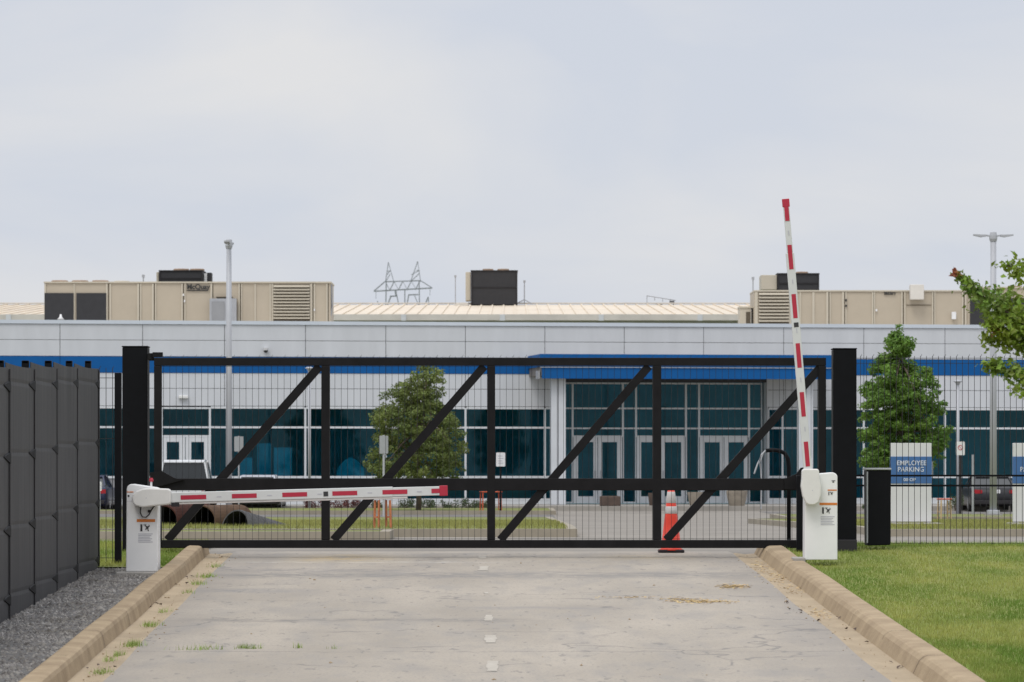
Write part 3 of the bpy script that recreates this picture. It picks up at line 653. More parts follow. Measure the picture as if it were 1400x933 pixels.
# ------------------------------------------------------------------ privacy fence on the left
FX = -5.45
fence = thing('privacy_fence', (FX, 52.6, g(52.6)), 'charcoal screened fence of tall folded panels beside the gravel strip', 'fence')
py = [34.4, 36.65, 38.9, 41.15, 43.4, 45.65, 47.9, 50.15, 52.4]
def fence_profile(top, bot):
    z = top; pr = [(0, top)]
    for off in (.20, .97, 1.76, 2.50):
        c = top-off
        if c-.08 < bot: break
        pr += [(0, c+.04), (-.006, c), (0, c-.04)]
    pr += [(0, bot)]; return pr
for i, (a, c) in enumerate(zip(py, py[1:])):
    if i == len(py)-2: c = 52.75
    top = 2.64-.026*(52.4-(a+c)/2)+random.uniform(-.015, .02); bot = g(a)+.06
    pr = fence_profile(top, bot); b = MB(); vs = []; n = len(pr)
    cols = 10
    for k in range(cols+1):
        t = k/cols; Y = a-.02+(c-a+.03)*t; off = .030*t+.006*math.sin(t*9+i)
        for dx, z in pr: vs.append((FX+off+dx-.0*(Y-50), Y, z-.02*math.sin(math.pi*t)*(z > top-.01)))
    fs = [(k*n+j, k*n+j+1, (k+1)*n+j+1, (k+1)*n+j) for k in range(cols) for j in range(n-1)]
    b.add(vs, fs); o = b.build('screen_panel', M['screen'], fence)
    b = MB(); b.box(FX+.034, FX+.042, c-.05, c+.006, bot, top-.02); b.build('edge_strip', M['rubber'], o)
    for off in (.20, .97, 1.76, 2.50):  # black wedges stand in for the shadowed gap at each fold end
        cz = top-off; b = MB()
        if cz-.09 > bot: b.add([(FX+.026, c-.42, cz), (FX+.046, c+.008, cz+.05), (FX+.046, c+.008, cz-.07), (FX-.0, c+.008, cz+.08), (FX-.0, c+.008, cz-.08)], [(0, 1, 2), (0, 3, 1), (0, 2, 4), (1, 3, 4, 2)]); b.build('fold_shade', M['black'], o)
    md = o.modifiers.new('thick', 'SOLIDIFY'); md.thickness = .012
for i, Y in enumerate(py[1:]):
    b = MB(); top = 2.64-.026*(52.4-Y)+.05
    b.box(FX-.11, FX-.032, Y-.05, Y+.03, g(Y)-.1, top); b.build('post', M['black'], fence, bevel=.005)
    b = MB(); b.box(FX-.105, FX-.030, Y-.05, Y+.03, top-.03, top+.004); b.build('post_cap', M['black'], fence, bevel=.005)
def mesh_panel(b, p0, p1, z0, z1, dx, folds, spikes=True, r=.0042, foldbars=()):
    p0 = Vector(p0); p1 = Vector(p1); Ln = (p1-p0).length; n = int(Ln/dx); d = (p1-p0)/Ln
    for i in range(n+1):
        p = p0+d*(i*dx+.5*(Ln-n*dx)); top = z1+(.02 if spikes else 0)
        b.bar((p.x, p.y, z0), (p.x, p.y, top), 2*r, 2*r)
        if spikes and i % 2 == 0: b.bar((p.x, p.y, z1+.005), (p.x+.02, p.y, z1+.045), 1.4*r, 1.4*r)
        
    for z in folds: b.bar((p0.x, p0.y-.01, z), (p1.x, p1.y-.01, z), 2*r, 2*r, up=(0, 0, 1))
Yp = 53.4
b = MB(); mesh_panel(b, (PX(133, Yp), Yp, 0), (PX(157, Yp), Yp, 0), g(Yp)+.05, PZ(505, Yp), .087, (PZ(517, Yp), PZ(600, Yp), PZ(684, Yp), PZ(763, Yp)), r=.004); b.build('mesh_panel', M['wire'], fence)
b = MB(); b.box(PX(157, Yp), PX(166, Yp), Yp-.05, Yp+.05, PZ(786, Yp), PZ(510, Yp)); b.build('corner_post', M['black'], fence, bevel=.006)
# mesh fence on the right
Yr = 57.6
mf = thing('mesh_fence', (PX(1290, Yr), Yr, g(Yr)+.1), 'black wire mesh fence with spiked top and two dark rails across the lawn', 'fence')
zt, zb_ = PZ(489, Yr), PZ(745, Yr)
xe = [PX(1158, Yr), PX(1408, Yr), PX(1640, Yr), PX(1872, Yr)]
for a, c in zip(xe, xe[1:]):
    b = MB(); mesh_panel(b, (a, Yr, 0), (c, Yr, 0), zb_, zt, .0858, (zt-.01, PZ(743, Yr), PZ(497, Yr)), r=.0036)
    b.build('mesh_panel', M['wire'], mf)
    for y in (650.6, 664.2):
        b = MB(); b.box(a, c, Yr-.06, Yr-.02, PZ(y+1.3, Yr), PZ(y-1.3, Yr)); b.build('rail', M['black'], mf)
for x in xe:
    b = MB(); b.box(x-.035, x+.035, Yr+.012, Yr+.08, g(Yr)-.1, zt+.02); b.build('post', M['black'], mf, bevel=.004)

# ------------------------------------------------------------------ sliding gate
Yg = 56.0
gt = thing('sliding_gate', (PX(670, Yg), Yg, g(Yg)), 'wide black steel sliding gate with diagonal braces and wire infill closing the road', 'gate')
def gx(x): return PX(x, Yg)
def gz(y): return PZ(y, Yg)
T = .06
def gb(name, x0, x1, y0, y1, d0=-T, d1=T, m='black_gate', bev=.006):
    b = MB(); b.box(gx(x0), gx(x1), Yg+d0, Yg+d1, gz(y1), gz(y0)); return b.build(name, M[m], gt, bevel=bev)
gb('top_rail', 211, 1129, 489.5, 500.3)
gb('bottom_rail', 221.2, 1118, 738.5, 749.5, -.065, .065)
gb('middle_rail', 221.2, 1100, 654.3, 670.8, -.058, .03)
for a, c in ((211, 221), (439.5, 451), (666.5, 677), (892.5, 904), (1118.5, 1129)):
    gb('stile', a, c, 500.5, 749.5 if a in (211, 1118.5) else 738.3)
for (x0, y0), (x1, y1) in (((229, 738.5), (437, 501)), ((456, 738.5), (662, 501)), ((684, 738.5), (887, 501)), ((911, 738.5), (1123, 501))):
    b = MB(); b.bar((gx(x0), Yg+.01, gz(y0)), (gx(x1), Yg+.01, gz(y1)), .115, .09); b.build('brace', M['black_gate'], gt)
b = MB(); mesh_panel(b, (gx(214), Yg+.075, 0), (gx(1127), Yg+.075, 0), gz(748), gz(489.5), .0885, (gz(501), gz(737)), r=.0025)
for i in range(103): xx = gx(221+i*8.7); b.box(xx-.018, xx+.012, Yg-.02, Yg+.02, gz(738.6), gz(736.2)-random.uniform(0, .012)) if 0 else None
b.build('wire_infill', M['wire'], gt)
b = MB(); b.prism([(gx(205), gz(669)), (gx(252), gz(656)), (gx(240), gz(654)), (gx(222), gz(644)), (gx(206), gz(646))], Yg-.10, Yg-.055); b.build('latch_bracket', M['black_gate'], gt)
b = MB(); b.prism([(gx(1072), gz(669)), (gx(1103), gz(671)), (gx(1103), gz(638)), (gx(1094), gz(640)), (gx(1088), gz(648)), (gx(1072), gz(655))], Yg-.10, Yg-.055); b.build('latch_bracket', M['black_gate'], gt)
# receiver post in front of the right end
b = MB(); b.box(gx(1087), gx(1100), Yg-.35, Yg-.22, gz(757), gz(650)); b.build('receiver_post', M['black'], label='short black receiver post by the right end of the sliding gate', cat='post', bevel=.01)
def gatepost(x0, x1, y0, y1, Y, label):
    t = thing('gate_post', (PX((x0+x1)/2, Y), Y, PZ(y1, Y)), label, 'gate post', 'tall black gate posts')
    b = MB(); b.box(PX(x0, Y), PX(x1, Y), Y-.15, Y+.18, PZ(y1, Y), PZ(y0, Y)+.0); b.build('post_body', M['black'], t, bevel=.012)
    b = MB(); b.box(PX(x0, Y)-.008, PX(x1, Y)+.008, Y-.158, Y+.188, PZ(y0, Y)+.001, PZ(y0, Y)+.02); b.build('post_cap', M['black'], t, bevel=.008)
    return t
gp = gatepost(168.5, 203, 475.5, 775, 56.3, 'thick black gate post behind the cabinet with the lowered boom')
b = MB(); Y = 56.2
b.box(PX(203.3, Y), PX(212, Y), Y-.05, Y+.0, PZ(486, Y), PZ(483.2, Y)); b.box(PX(203.3, Y), PX(211, Y), Y-.05, Y, PZ(493.5, Y), PZ(491.5, Y)); b.box(PX(210, Y), PX(223.5, Y), Y-.17, Y-.07, PZ(489, Y), PZ(482.3, Y)); b.tube([P(206, 484, Y-.1), P(206, 492, Y-.1)], .05, 10)
b.build('roller_bracket', M['black_gate'], gp)
gp = gatepost(1138, 1170, 478.5, 758, 56.0, 'thick black gate post behind the cabinet with the raised boom')
b = MB(); Y = 55.9; b.box(PX(1137, Y), PX(1171, Y), Y-.10, Y+.3, PZ(759, Y), PZ(738, Y)); b.build('base_cover', M['rubber'], gp, bevel=.01)
# gate operator box
t = thing('gate_operator', (PX(1199, 56.4), 56.4, PZ(745, 56.4)), 'waist high black operator box with a grey lid beside the right gate post', 'gate operator')
b = MB(); Y = 56.4; b.add([(PX(1184, Y), Y-.2, PZ(746, Y)), (PX(1215.5, Y), Y-.2, PZ(745, Y)), (PX(1216, Y), Y+.25, PZ(745, Y)), (PX(1184, Y), Y+.25, PZ(746, Y)),
       (PX(1183, Y), Y-.2, PZ(643, Y)), (PX(1216.5, Y), Y-.2, PZ(643, Y)), (PX(1216.5, Y), Y+.25, PZ(643, Y)), (PX(1183, Y), Y+.25, PZ(643, Y))], [(0,3,2,1),(4,5,6,7),(0,1,5,4),(1,2,6,5),(2,3,7,6),(3,0,4,7)])
b.build('housing', M['black'], t, bevel=.012)
b = MB(); b.box(PX(1182, Y), PX(1217, Y), Y-.215, Y+.265, PZ(643, Y)+.001, PZ(640, Y)); b.build('lid', M['grey_metal'], t, bevel=.008)
b = MB(); b.box(PX(1183.3, Y)-.002, PX(1185, Y), Y-.206, Y-.201, PZ(742, Y), PZ(645, Y)); b.build('edge_trim', M['grey_metal'], t)
# gooseneck tube stand behind the gate
Y = 60.5
t = thing('gooseneck_stand', P(1079, 742, Y), 'bent black tube stand with a loose grey cable behind the right end of the gate', 'stand')
pts = [P(1078.5, 743, Y), P(1078.5, 640, Y), P(1077.5, 628, Y), P(1073, 620, Y), P(1066, 616.5, Y), P(1056, 615.5, Y), P(1047, 616.5, Y)]
b = MB(); b.tube(pts, .032, 10); b.build('tube', M['black'], t, smooth=True)
b = MB(); b.tube([P(1047, 616, Y), P(1041, 622, Y), P(1036, 634, Y), P(1031, 648, Y)], .014, 6); b.tube([P(1044, 619, Y), P(1039, 632, Y), P(1041, 655, Y), P(1040.5, 696, Y)], .010, 6); b.build('cable', M['pole'], t)

# ------------------------------------------------------------------ barrier cabinets and booms
def rounded(x0, x1, z0, z1, r, n=5):
    pts = []
    for cx, cz, a0 in ((x1-r, z0+r, -90), (x1-r, z1-r, 0), (x0+r, z1-r, 90), (x0+r, z0+r, 180)):
        for k in range(n+1):
            a = R(a0+90*k/n); pts.append((cx+r*math.cos(a), cz+r*math.sin(a)))
    return pts
def stickers(t, Y, xs, z):    # xs(px)->X, z(py)->Z ; front plane Y
    pass
def picto(b, X, Z, h, Y, k=1):
    b.box(X, X+h*.28, Y-.004, Y-.0015, Z-h, Z)                                   # gate leaf
    b.bar((X+h*.62, Y-.003, Z-h*.15), (X+h*1.15, Y-.003, Z-h*.55), h*.14, .003); b.bar((X+h*.75, Y-.003, Z-h*.8), (X+h*.95, Y-.003, Z-h*.35), h*.15, .003)
    b.bar((X+h*.95, Y-.0035, Z-h*.38), (X+h*1.35, Y-.0035, Z-h*.22), h*.12, .003); b.bar((X+h*1.0, Y-.003, Z-h*.55), (X+h*1.15, Y-.003, Z-h*.95), h*.12, .003)
    b.lathe([(h*.10, 0), (h*.10, .002)], (X+h*1.2, Y-.003, Z-h*.1), 10)
    b.bar((X+h*.4, Y-.003, Z-h*.1), (X+h*.85, Y-.003, Z-h*.02), h*.06, .003)
# --- left, boom lowered
Y = 51.4
lx = lambda x: PX(x, Y)
lz = lambda y: PZ(y, Y)
t = thing('barrier_cabinet', (lx(195), Y, lz(782)), 'white barrier cabinet on the gravel side holding the lowered boom', 'barrier cabinet', 'white boom barrier cabinets')
b = MB(); b.prism([(lx(172), lz(782)), (lx(216), lz(782)), (lx(216), lz(668)), (lx(212), lz(666.5)), (lx(181), lz(662)), (lx(177), lz(662.5)), (lx(174), lz(665.5)), (lx(173), lz(669))], Y, Y+.36); b.build('body', M['cab_white'], t, bevel=.012)
b = MB(); b.box(lx(160), lx(236), Y-.22, Y+.5, g(Y)-.02, lz(782)-.001); b.build('plinth', M['concrete'], label='flat concrete pad under the cabinet with the lowered boom', cat='concrete pad', bevel=.015)
b = MB(); b.prism([(lx(186), lz(691.5)), (lx(196), lz(694)), (lx(213), lz(692)), (lx(233.5), lz(690)), (lx(235), lz(687)), (lx(235), lz(671)), (lx(232), lz(668.3)), (lx(206), lz(667.3)), (lx(197), lz(668)), (lx(188), lz(671.5)), (lx(183.5), lz(676)), (lx(182), lz(681)), (lx(183, ), lz(687.5))], Y-.17, Y-.03)
hub = b.build('arm_hub', M['hub_white'], t, bevel=.022)
b = MB(); b.tube([(lx(201.5), Y-.174, lz(681)), (lx(201.5), Y-.168, lz(681))], .006, 8); b.build('screw', M['ink_grey'], hub)
b = MB(); b.tube([(lx(198), Y-.03, lz(681)), (lx(198), Y+.02, lz(681))], .07, 14); b.build('shaft', M['rubber'], t)
b = MB(); b.box(lx(187), lx(212), Y-.003, Y-.001, lz(714), lz(710)); b.build('orange_strip', M['orange'], t)
b = MB(); b.box(lx(173.6), lx(182.5), Y-.003, Y-.001, lz(673.6), lz(672.2)); b.build('orange_strip', M['orange'], t)
b = MB(); picto(b, lx(192), lz(717), .09, Y); b.box(lx(174.6), lx(177), Y-.004, Y-.001, lz(679.6), lz(677)); b.build('pictogram', M['ink'], t)
b = MB()
for k in range(6): b.box(lx(189), lx(209-(k*37 % 5)), Y-.003, Y-.001, lz(730.7+k*2.2), lz(729.8+k*2.2))
b.build('fine_print', M['ink_grey'], t)
b = MB(); b.box(lx(172.9), lx(216.1), Y-.0015, Y+.3, lz(685.6), lz(685.2)); b.build('lid_seam', M['ink_grey'], t)
b = MB(); b.tube([(lx(193), Y-.02, lz(692)), (lx(192), Y-.03, lz(701)), (lx(195), Y-.03, lz(707)), (lx(200), Y-.03, lz(707.5)), (lx(204), Y-.03, lz(704)), (lx(207), Y-.02, lz(698)), (lx(211), Y-.01, lz(692))], .008, 6); b.box(lx(202.5), lx(206), Y-.03, Y-.004, lz(701), lz(697.5)); b.build('padlock_chain', M['rubber'], t)
b = MB(); b.tube([(lx(205), Y+.18, lz(666)), (lx(205), Y+.18, lz(659))], .014, 8); bc = b.build('beacon_stem', M['label_white'], t)
b = MB(); b.lathe([(.022, 0), (.03, .02), (.02, .05)], (lx(205), Y+.18, lz(659)), 10); b.build('beacon', M['red'], bc)
def boom(name, label, ax, az, bx_, bz_, Y, h0, h1, stripes, skirt=None, par=None):
    A = Vector((ax, 0, az)); B = Vector((bx_, 0, bz_)); D = (B-A); Ln = D.length; D /= Ln; Up = Vector((-D.z, 0, D.x))
    t = thing(name, (ax, Y, az), label, 'boom', 'red and white barrier booms')
    def pt(s, u, y): v = A+D*s+Up*u; return (v.x, y, v.z)
    def seg(b, s0, s1, u0, u1, y0, y1):
        vs = [pt(s0, u0, y0), pt(s1, u0, y0), pt(s1, u0, y1), pt(s0, u0, y1), pt(s0, u1, y0), pt(s1, u1, y0), pt(s1, u1, y1), pt(s0, u1, y1)]
        b.add(vs, [(0,3,2,1),(4,5,6,7),(0,1,5,4),(1,2,6,5),(2,3,7,6),(3,0,4,7)])
    def hh(s): return h0+(h1-h0)*s/Ln
    b = MB(); seg(b, -.15, Ln*.8, -h0*.42, h0*.5, Y, Y+.05); bm = b.build('beam', M['boom_white'], t, bevel=.008)
    b = MB(); seg(b, Ln*.8, Ln-.09, -h1*.5+.004, h1*.5, Y+.003, Y+.047); b.build('beam_tip', M['boom_white'], t, bevel=.006)
    if skirt:
        b = MB(); seg(b, .02, skirt, -h0*.42-.026, -h0*.42, Y+.01, Y+.04); b.build('rubber_edge', M['cone_band'], t, bevel=.006)
    for s0, s1 in stripes:
        b = MB(); seg(b, s0, s1, -.026, .030, Y-.003, Y-.0008); b.build('stripe', M['red'], t)
    b = MB()
    for (s0, s1), (s2, s3) in zip(stripes, stripes[1:]): m_ = (s1+s2)/2; seg(b, m_-.03, m_+.03, -.006, .006, Y-.003, Y-.0008)
    b.build('reflector_mark', M['ink_grey'], t)
    b = MB(); seg(b, Ln-.105, Ln, -h1*.5-.004, h1*.5+.008, Y-.004, Y+.054); b.build('end_cap', M['red'], t, bevel=.006)
    b = MB(); s = stripes[0][1]+.69*2.05-.02; seg(b, s+.10, s+.16, -.03, .03, Y-.004, Y-.001); b.build('joint_bolt', M['ink'], t)
    return t
Yb_ = Y-.12
kx = lambda x: PX(x, Yb_)
kz = lambda y: PZ(y, Yb_)
st = [((a-237)*Yb_/F, (c-237)*Yb_/F) for a, c in ((247, 282), (317, 351), (386, 420), (454.5, 488.5), (523, 557), (590, 601))]
bm = boom('barrier_boom', 'red and white striped boom lowered across the left half of the road', kx(237), kz(681), kx(612), kz(671.2), Yb_, .140, .120, st, skirt=(557-237)*Yb_/F)
b = MB(); b.box(kx(234), kx(245), Yb_-.002, Yb_+.06, kz(693), kz(687.5)); b.build('clamp', M['rubber'], bm)
# --- right, boom raised
Y = 52.4
lx = lambda x: PX(x, Y)
lz = lambda y: PZ(y, Y)
t = thing('barrier_cabinet', (lx(1122), Y, lz(765)), 'white barrier cabinet on the lawn edge holding the raised boom', 'barrier cabinet', 'white boom barrier cabinets')
b = MB(); b.prism([(lx(1100), lz(766)), (lx(1145), lz(766)), (lx(1145), lz(651)), (lx(1143), lz(648)), (lx(1139), lz(646)), (lx(1121), lz(647.5)), (lx(1112), lz(650)), (lx(1100.5), lz(653))], Y, Y+.36); b.build('body', M['cab_white'], t, bevel=.012)
b = MB(); b.prism([(lx(1101), lz(688)), (lx(1105), lz(690.5)), (lx(1112), lz(690.5)), (lx(1118), lz(687)), (lx(1121), lz(678)), (lx(1121.5), lz(665)), (lx(1119.5), lz(655)), (lx(1118.5), lz(643.5)), (lx(1116.5), lz(641.3)), (lx(1097), lz(641.5)), (lx(1095.3), lz(644)), (lx(1095), lz(655)), (lx(1094), lz(665)), (lx(1096.5), lz(679))], Y-.17, Y-.03)
hub = b.build('arm_hub', M['hub_white'], t, bevel=.022)
b = MB(); b.tube([(lx(1109.5), Y-.174, lz(670.5)), (lx(1109.5), Y-.168, lz(670.5))], .006, 8); b.build('screw', M['ink_grey'], hub)
b = MB(); b.tube([(lx(1108), Y-.03, lz(670)), (lx(1108), Y+.02, lz(670))], .07, 14); b.build('shaft', M['rubber'], t)
b = MB(); b.box(lx(1120.5), lx(1144.5), Y-.003, Y-.001, lz(690.8), lz(687.6)); b.build('orange_strip', M['orange'], t)
b = MB(); b.box(lx(1131.5), lx(1144), Y-.003, Y-.001, lz(671.2), lz(669.5)); b.build('orange_strip', M['orange'], t)
b = MB(); picto(b, lx(1124), lz(694), .082, Y); picto(b, lx(1132.5), lz(672.5), .045, Y); b.box(lx(1137), lx(1142), Y-.003, Y-.001, lz(658), lz(657)); b.box(lx(1138), lx(1140.5), Y-.003, Y-.001, lz(660), lz(658.6)); b.build('pictogram', M['ink'], t)
b = MB()
for k in range(6): b.box(lx(1122), lx(1141-(k*37 % 5)), Y-.003, Y-.001, lz(707+k*2.2), lz(706+k*2.2))
b.build('fine_print', M['ink_grey'], t)
Yb_ = Y-.12
s_ = lambda y: (640-y)*Yb_/F
st = [(s_(b_), s_(a_)) for a_, b_ in ((603, 637), (535, 568.5), (468, 501.5), (400.5, 433.5), (333, 366.5), (276, 300))]
boom('barrier_boom', 'red and white striped boom raised almost upright on the right', PX(1105, Yb_), PZ(641, Yb_), PX(1074.3, Yb_), PZ(272, Yb_), Yb_, .118, .082, st)
pd = MB(); pd.box(lx(1085), lx(1101), Y-.05, Y+.45, g(Y)+.02, lz(762.5)); pd.build('concrete_pad', M['concrete'], label='pale concrete pad left of the cabinet with the raised boom', cat='concrete pad', bevel=.015)
# ------------------------------------------------------------------ traffic cone
Yc = 57.6; c = Vector((PX(917.5, Yc), Yc, g(Yc)+.006)); H = PZ(670, Yc)-c.z
t = thing('traffic_cone', c, 'orange traffic cone with two pale bands behind the closed gate', 'cone')
k = Yc/F
def rr(z): return lerp(.152, .048, z/H)
b = MB(); b.lathe([(rr(0)+.04, .035), (rr(.05), .06), (rr(H*.5), H*.5), (rr(H)+.004, H-.015), (rr(H)-.012, H), (rr(H)-.014, H-.05)], c, 24); b.build('cone_body', M['cone'], t, smooth=True)
for za, zb2 in ((702.5, 692.5), (688, 672.5)):
    a = PZ(za, Yc)-c.z; d = PZ(zb2, Yc)-c.z
    b = MB(); b.lathe([(rr(a)+.002, a), (rr(a)+.005, a+.004), (rr(d)+.005, d-.004), (rr(d)+.002, d)], c, 24); b.build('reflective_band', M['cone_band'], t, smooth=True)
b = MB(); b.box(c.x-.185, c.x+.185, Yc-.18, Yc+.18, c.z, c.z+.045); b.build('base', M['rubber'], t, bevel=.015)
# ------------------------------------------------------------------ employee parking signs
def parking_sign(x0, Y, label, lines, third):
    k = F/Y; Wd = 56/k; t = thing('parking_sign', (PX(x0, Y), Y, g(Y)+.135), label, 'sign', 'white and blue parking signs', rz=R(3))
    top = PZ(606, Y)-(g(Y)+.135); zz = lambda y: PZ(y, Y)-(g(Y)+.135)
    b = MB(); b.box(0, Wd, 0, .11, zz(713.5), top); b.build('panel', M['sign_white'], t, local=True, bevel=.006)
    for a in (.0, Wd-.12): b = MB(); b.box(a+.02, a+.10, .02, .09, 0, zz(713.5)-.001); b.build('leg', M['sign_white'], t, local=True)
    b = MB(); b.box(-.003, Wd+.003, -.012, .122, zz(661.3), zz(624.5)); bl = b.build('blue_panel', M['sign_blue'], t, local=True)
    b = MB(); b.box(Wd+.004, Wd+.03, .01, .10, zz(650), zz(631)); b.build('side_plate', M['sign_white'], t, local=True)
    b = MB(); b.box(-.06, Wd+.18, -.45, .5, -.1, .035); b.build('footing', M['concrete'], t, local=True, bevel=.02)
    if lines[0]: text('sign_letters', lines[0], .135, M['sign_text'], bl, (.045*Wd/.83+.07, -.018, zz(636.3)), bold=.001, sx=.94)
    text('sign_letters', lines[1], .135, M['sign_text'], bl, (.13, -.018, zz(645)), bold=.001, sx=.94)
    if third: text('sign_letters', third, .085, M['sign_text'], bl, (.25, -.018, zz(658)), bold=.001, sx=1.1)
parking_sign(1218, 80, 'white EMPLOYEE PARKING sign with a blue panel beyond the fence', ('EMPLOYEE', 'PARKING'), '00 OP')
parking_sign(1385.5, 80, 'white PARKING sign cut by the right edge of the picture', ('', 'PARKING'), '')

# ------------------------------------------------------------------ light poles
def light_pole(px, pytop, Y, label, rz, rpx):
    zg = g(Y)+.14; ht = PZ(pytop, Y)-zg
    t = thing('light_pole', (PX(px, Y), Y, zg), label, 'light pole', 'tall grey car park light poles', rz=rz)
    r = rpx/2*Y/F
    b = MB(); b.tube([(0, 0, .1), (0, 0, ht*.5), (0, 0, ht)], [r*1.08, r, r*.88], 14); b.build('pole', M['pole'], t, local=True, smooth=True)
    b = MB(); b.box(-r*1.7, r*1.7, -r*1.7, r*1.7, .03, .16); b.build('base_cover', M['pole'], t, local=True, bevel=.02)
    b = MB(); b.lathe([(r*2.9, -.25), (r*2.9, .03)], (0, 0, 0), 20); b.build('footing', M['concrete'], t, local=True)
    b = MB(); b.lathe([(r*1.0, -.28), (r*1.25, -.2), (r*1.2, -.1), (r*1.0, 0), (r*.3, .04)], (0, 0, ht), 14); b.build('pole_head', M['pole'], t, local=True)
    for s in (-1, 1):
        b = MB(); b.bar((s*r*.9, 0, ht-.12), (s*.24, 0, ht-.09), .05, .05, up=(0, 0, 1)); a = b.build('arm', M['pole'], t, local=True)
        b = MB(); x0, x1 = s*.22, s*.62
        b.loft([[(x0, -.05, ht-.13), (x0, .05, ht-.13), (x0, .05, ht-.07), (x0, -.05, ht-.07)], [(s*.36, -.09, ht-.15), (s*.36, .09, ht-.15), (s*.36, .09, ht-.07), (s*.36, -.09, ht-.07)], [(x1, -.08, ht-.10), (x1, .08, ht-.10), (x1, .08, ht-.06), (x1, -.08, ht-.06)]])
        b.build('lamp_head', M['pole'], a, local=True)
light_pole(1358, 318, 124, 'tall grey light pole with two lamp heads behind the right lawn', R(4), 9)
light_pole(313, 328, 126, 'tall grey light pole rising in front of the left office windows', R(87), 8)
def path_light(px, py, Y, label):
    zg = g(Y); ht = PZ(py, Y)-zg
    t = thing('path_light', (PX(px, Y), Y, zg), label, 'path light', 'slim flat-topped path lights')
    b = MB(); b.tube([(0, 0, 0), (0, 0, ht-.05)], .055, 10); b.build('pole', M['pole'], t, local=True, smooth=True)
    b = MB(); b.lathe([(.06, -.12), (.09, -.05), (.15, -.03), (.15, .0), (.05, .03)], (0, 0, ht), 16); b.build('lamp_head', M['pole'], t, local=True)
path_light(1309.5, 521, 133, 'slim path light with a flat round head right of the pyramid shaped tree')
path_light(423, 503, 147.5, 'slim path light whose head hides behind the gate top rail')
def small_sign(px, y0, y1, ybot, wpx, Y, label, mface, marks=0, postr=.03, postm='pole'):
    t = thing('small_sign', (PX(px, Y), Y, g(Y)), label, 'sign', 'small signs on thin posts')
    b = MB(); b.tube([(PX(px, Y), Y+.04, g(Y)), (PX(px, Y), Y+.04, PZ(y0, Y)+.02)], postr, 8); b.build('post', M[postm], t)
    b = MB(); b.prism(rounded(PX(px-wpx/2, Y), PX(px+wpx/2, Y), PZ(y1, Y), PZ(y0, Y), .03), Y-.012, Y+.0); s = b.build('sign_plate', M[mface], t)
    b = MB()
    if marks == 1:
        for k, yy in enumerate((.25, .42, .6, .76)): b.box(PX(px-wpx*.3, Y), PX(px+wpx*(.3 if k % 2 else .2), Y), Y-.016, Y-.013, PZ(y0+(y1-y0)*yy+.6, Y), PZ(y0+(y1-y0)*yy-.6, Y))
        b.build('print', M['ink_grey'], s)
    if marks == 2:
        cx, cz = PX(px, Y), PZ(y0+(y1-y0)*.45, Y); rd = wpx*.3*Y/F
        vs = []; n = 20
        for j in range(n):
            a = 2*math.pi*j/n; vs += [(cx+rd*math.cos(a), Y-.015, cz+rd*math.sin(a)), (cx+rd*.72*math.cos(a), Y-.015, cz+rd*.72*math.sin(a))]
        b.add(vs, [(2*j, 2*j+1, (2*j+3) % (2*n), (2*j+2) % (2*n)) for j in range(n)]); b.bar((cx-rd*.6, Y-.0155, cz+rd*.6), (cx+rd*.6, Y-.0155, cz-rd*.6), rd*.2, .003)
        b.build('symbol', M['red'], s)
small_sign(524.5, 596, 620.5, 0, 12.5, 118, 'grey back of a sign on a thin post in front of the olive tree', 'grey_metal')
small_sign(326.5, 597, 617.5, 0, 12.5, 146, 'grey back of a sign right of the tall left light pole', 'grey_metal')
small_sign(684.5, 619, 638, 0, 12.5, 138, 'small white sign with grey print right of the middle gate stile', 'label_white', 1, postm='black')
small_sign(1313, 604, 622.5, 0, 12, 128, 'small white sign with a red ring symbol beside the path light', 'label_white', 2, .045, 'rubber')
small_sign(136, 659, 671.5, 0, 6, 143, 'narrow white sign seen above the navy car at the far left', 'label_white', 1)
b = MB(); Y = 127; b.tube([(PX(1330, Y), Y, g(Y)), (PX(1330, Y), Y, PZ(622, Y))], .035, 8); b.build('bare_post', M['grey_metal'], label='bare grey post in front of the dark sedan by the right light pole', cat='post')

# ------------------------------------------------------------------ sawhorses
def sawhorse(x, y, z, Wd, H, D, label, legm, topm, rz=0, legs=4):
    t = thing('sawhorse', (x, y, z), label, 'sawhorse', 'low orange sawhorses', rz=rz)
    b = MB(); b.box(-Wd/2, Wd/2, -D*.42, D*.42, H-.035, H); b.build('top_beam', M[topm], t, local=True, bevel=.01)
    for sx in (-1, 1):
        for sy in (-1, 1):
            b = MB(); b.bar((sx*(Wd/2-.04), sy*D*.36, H-.05), (sx*(Wd/2-.03), sy*D*.42, 0), .032, .03); b.build('leg', M[legm], t, local=True)
        b = MB(); b.bar((sx*(Wd/2-.02), -D*.3, H*.35), (sx*(Wd/2-.02), D*.3, H*.35), .04, .03, up=(0, 0, 1)); b.build('rung', M[legm], t, local=True)
sawhorse(PX(523, 72.6), 72.6, g(72.6)+.14, .30, .55, .22, 'orange sawhorse on the island grass under the lowered boom tip', 'sawhorse', 'sawhorse_red', R(28))
sawhorse(PX(671, 139), 139, g(139)+.13, .72, .66, .55, 'orange sawhorse half hidden by the middle gate stile', 'sawhorse_red', 'sawhorse_red', R(12))
sawhorse(PX(1291, 108), 108, g(108)+.12, .34, .56, .3, 'pale legged sawhorse with a red top right of the parking sign', 'sawhorse_pale', 'sawhorse_red', R(15))

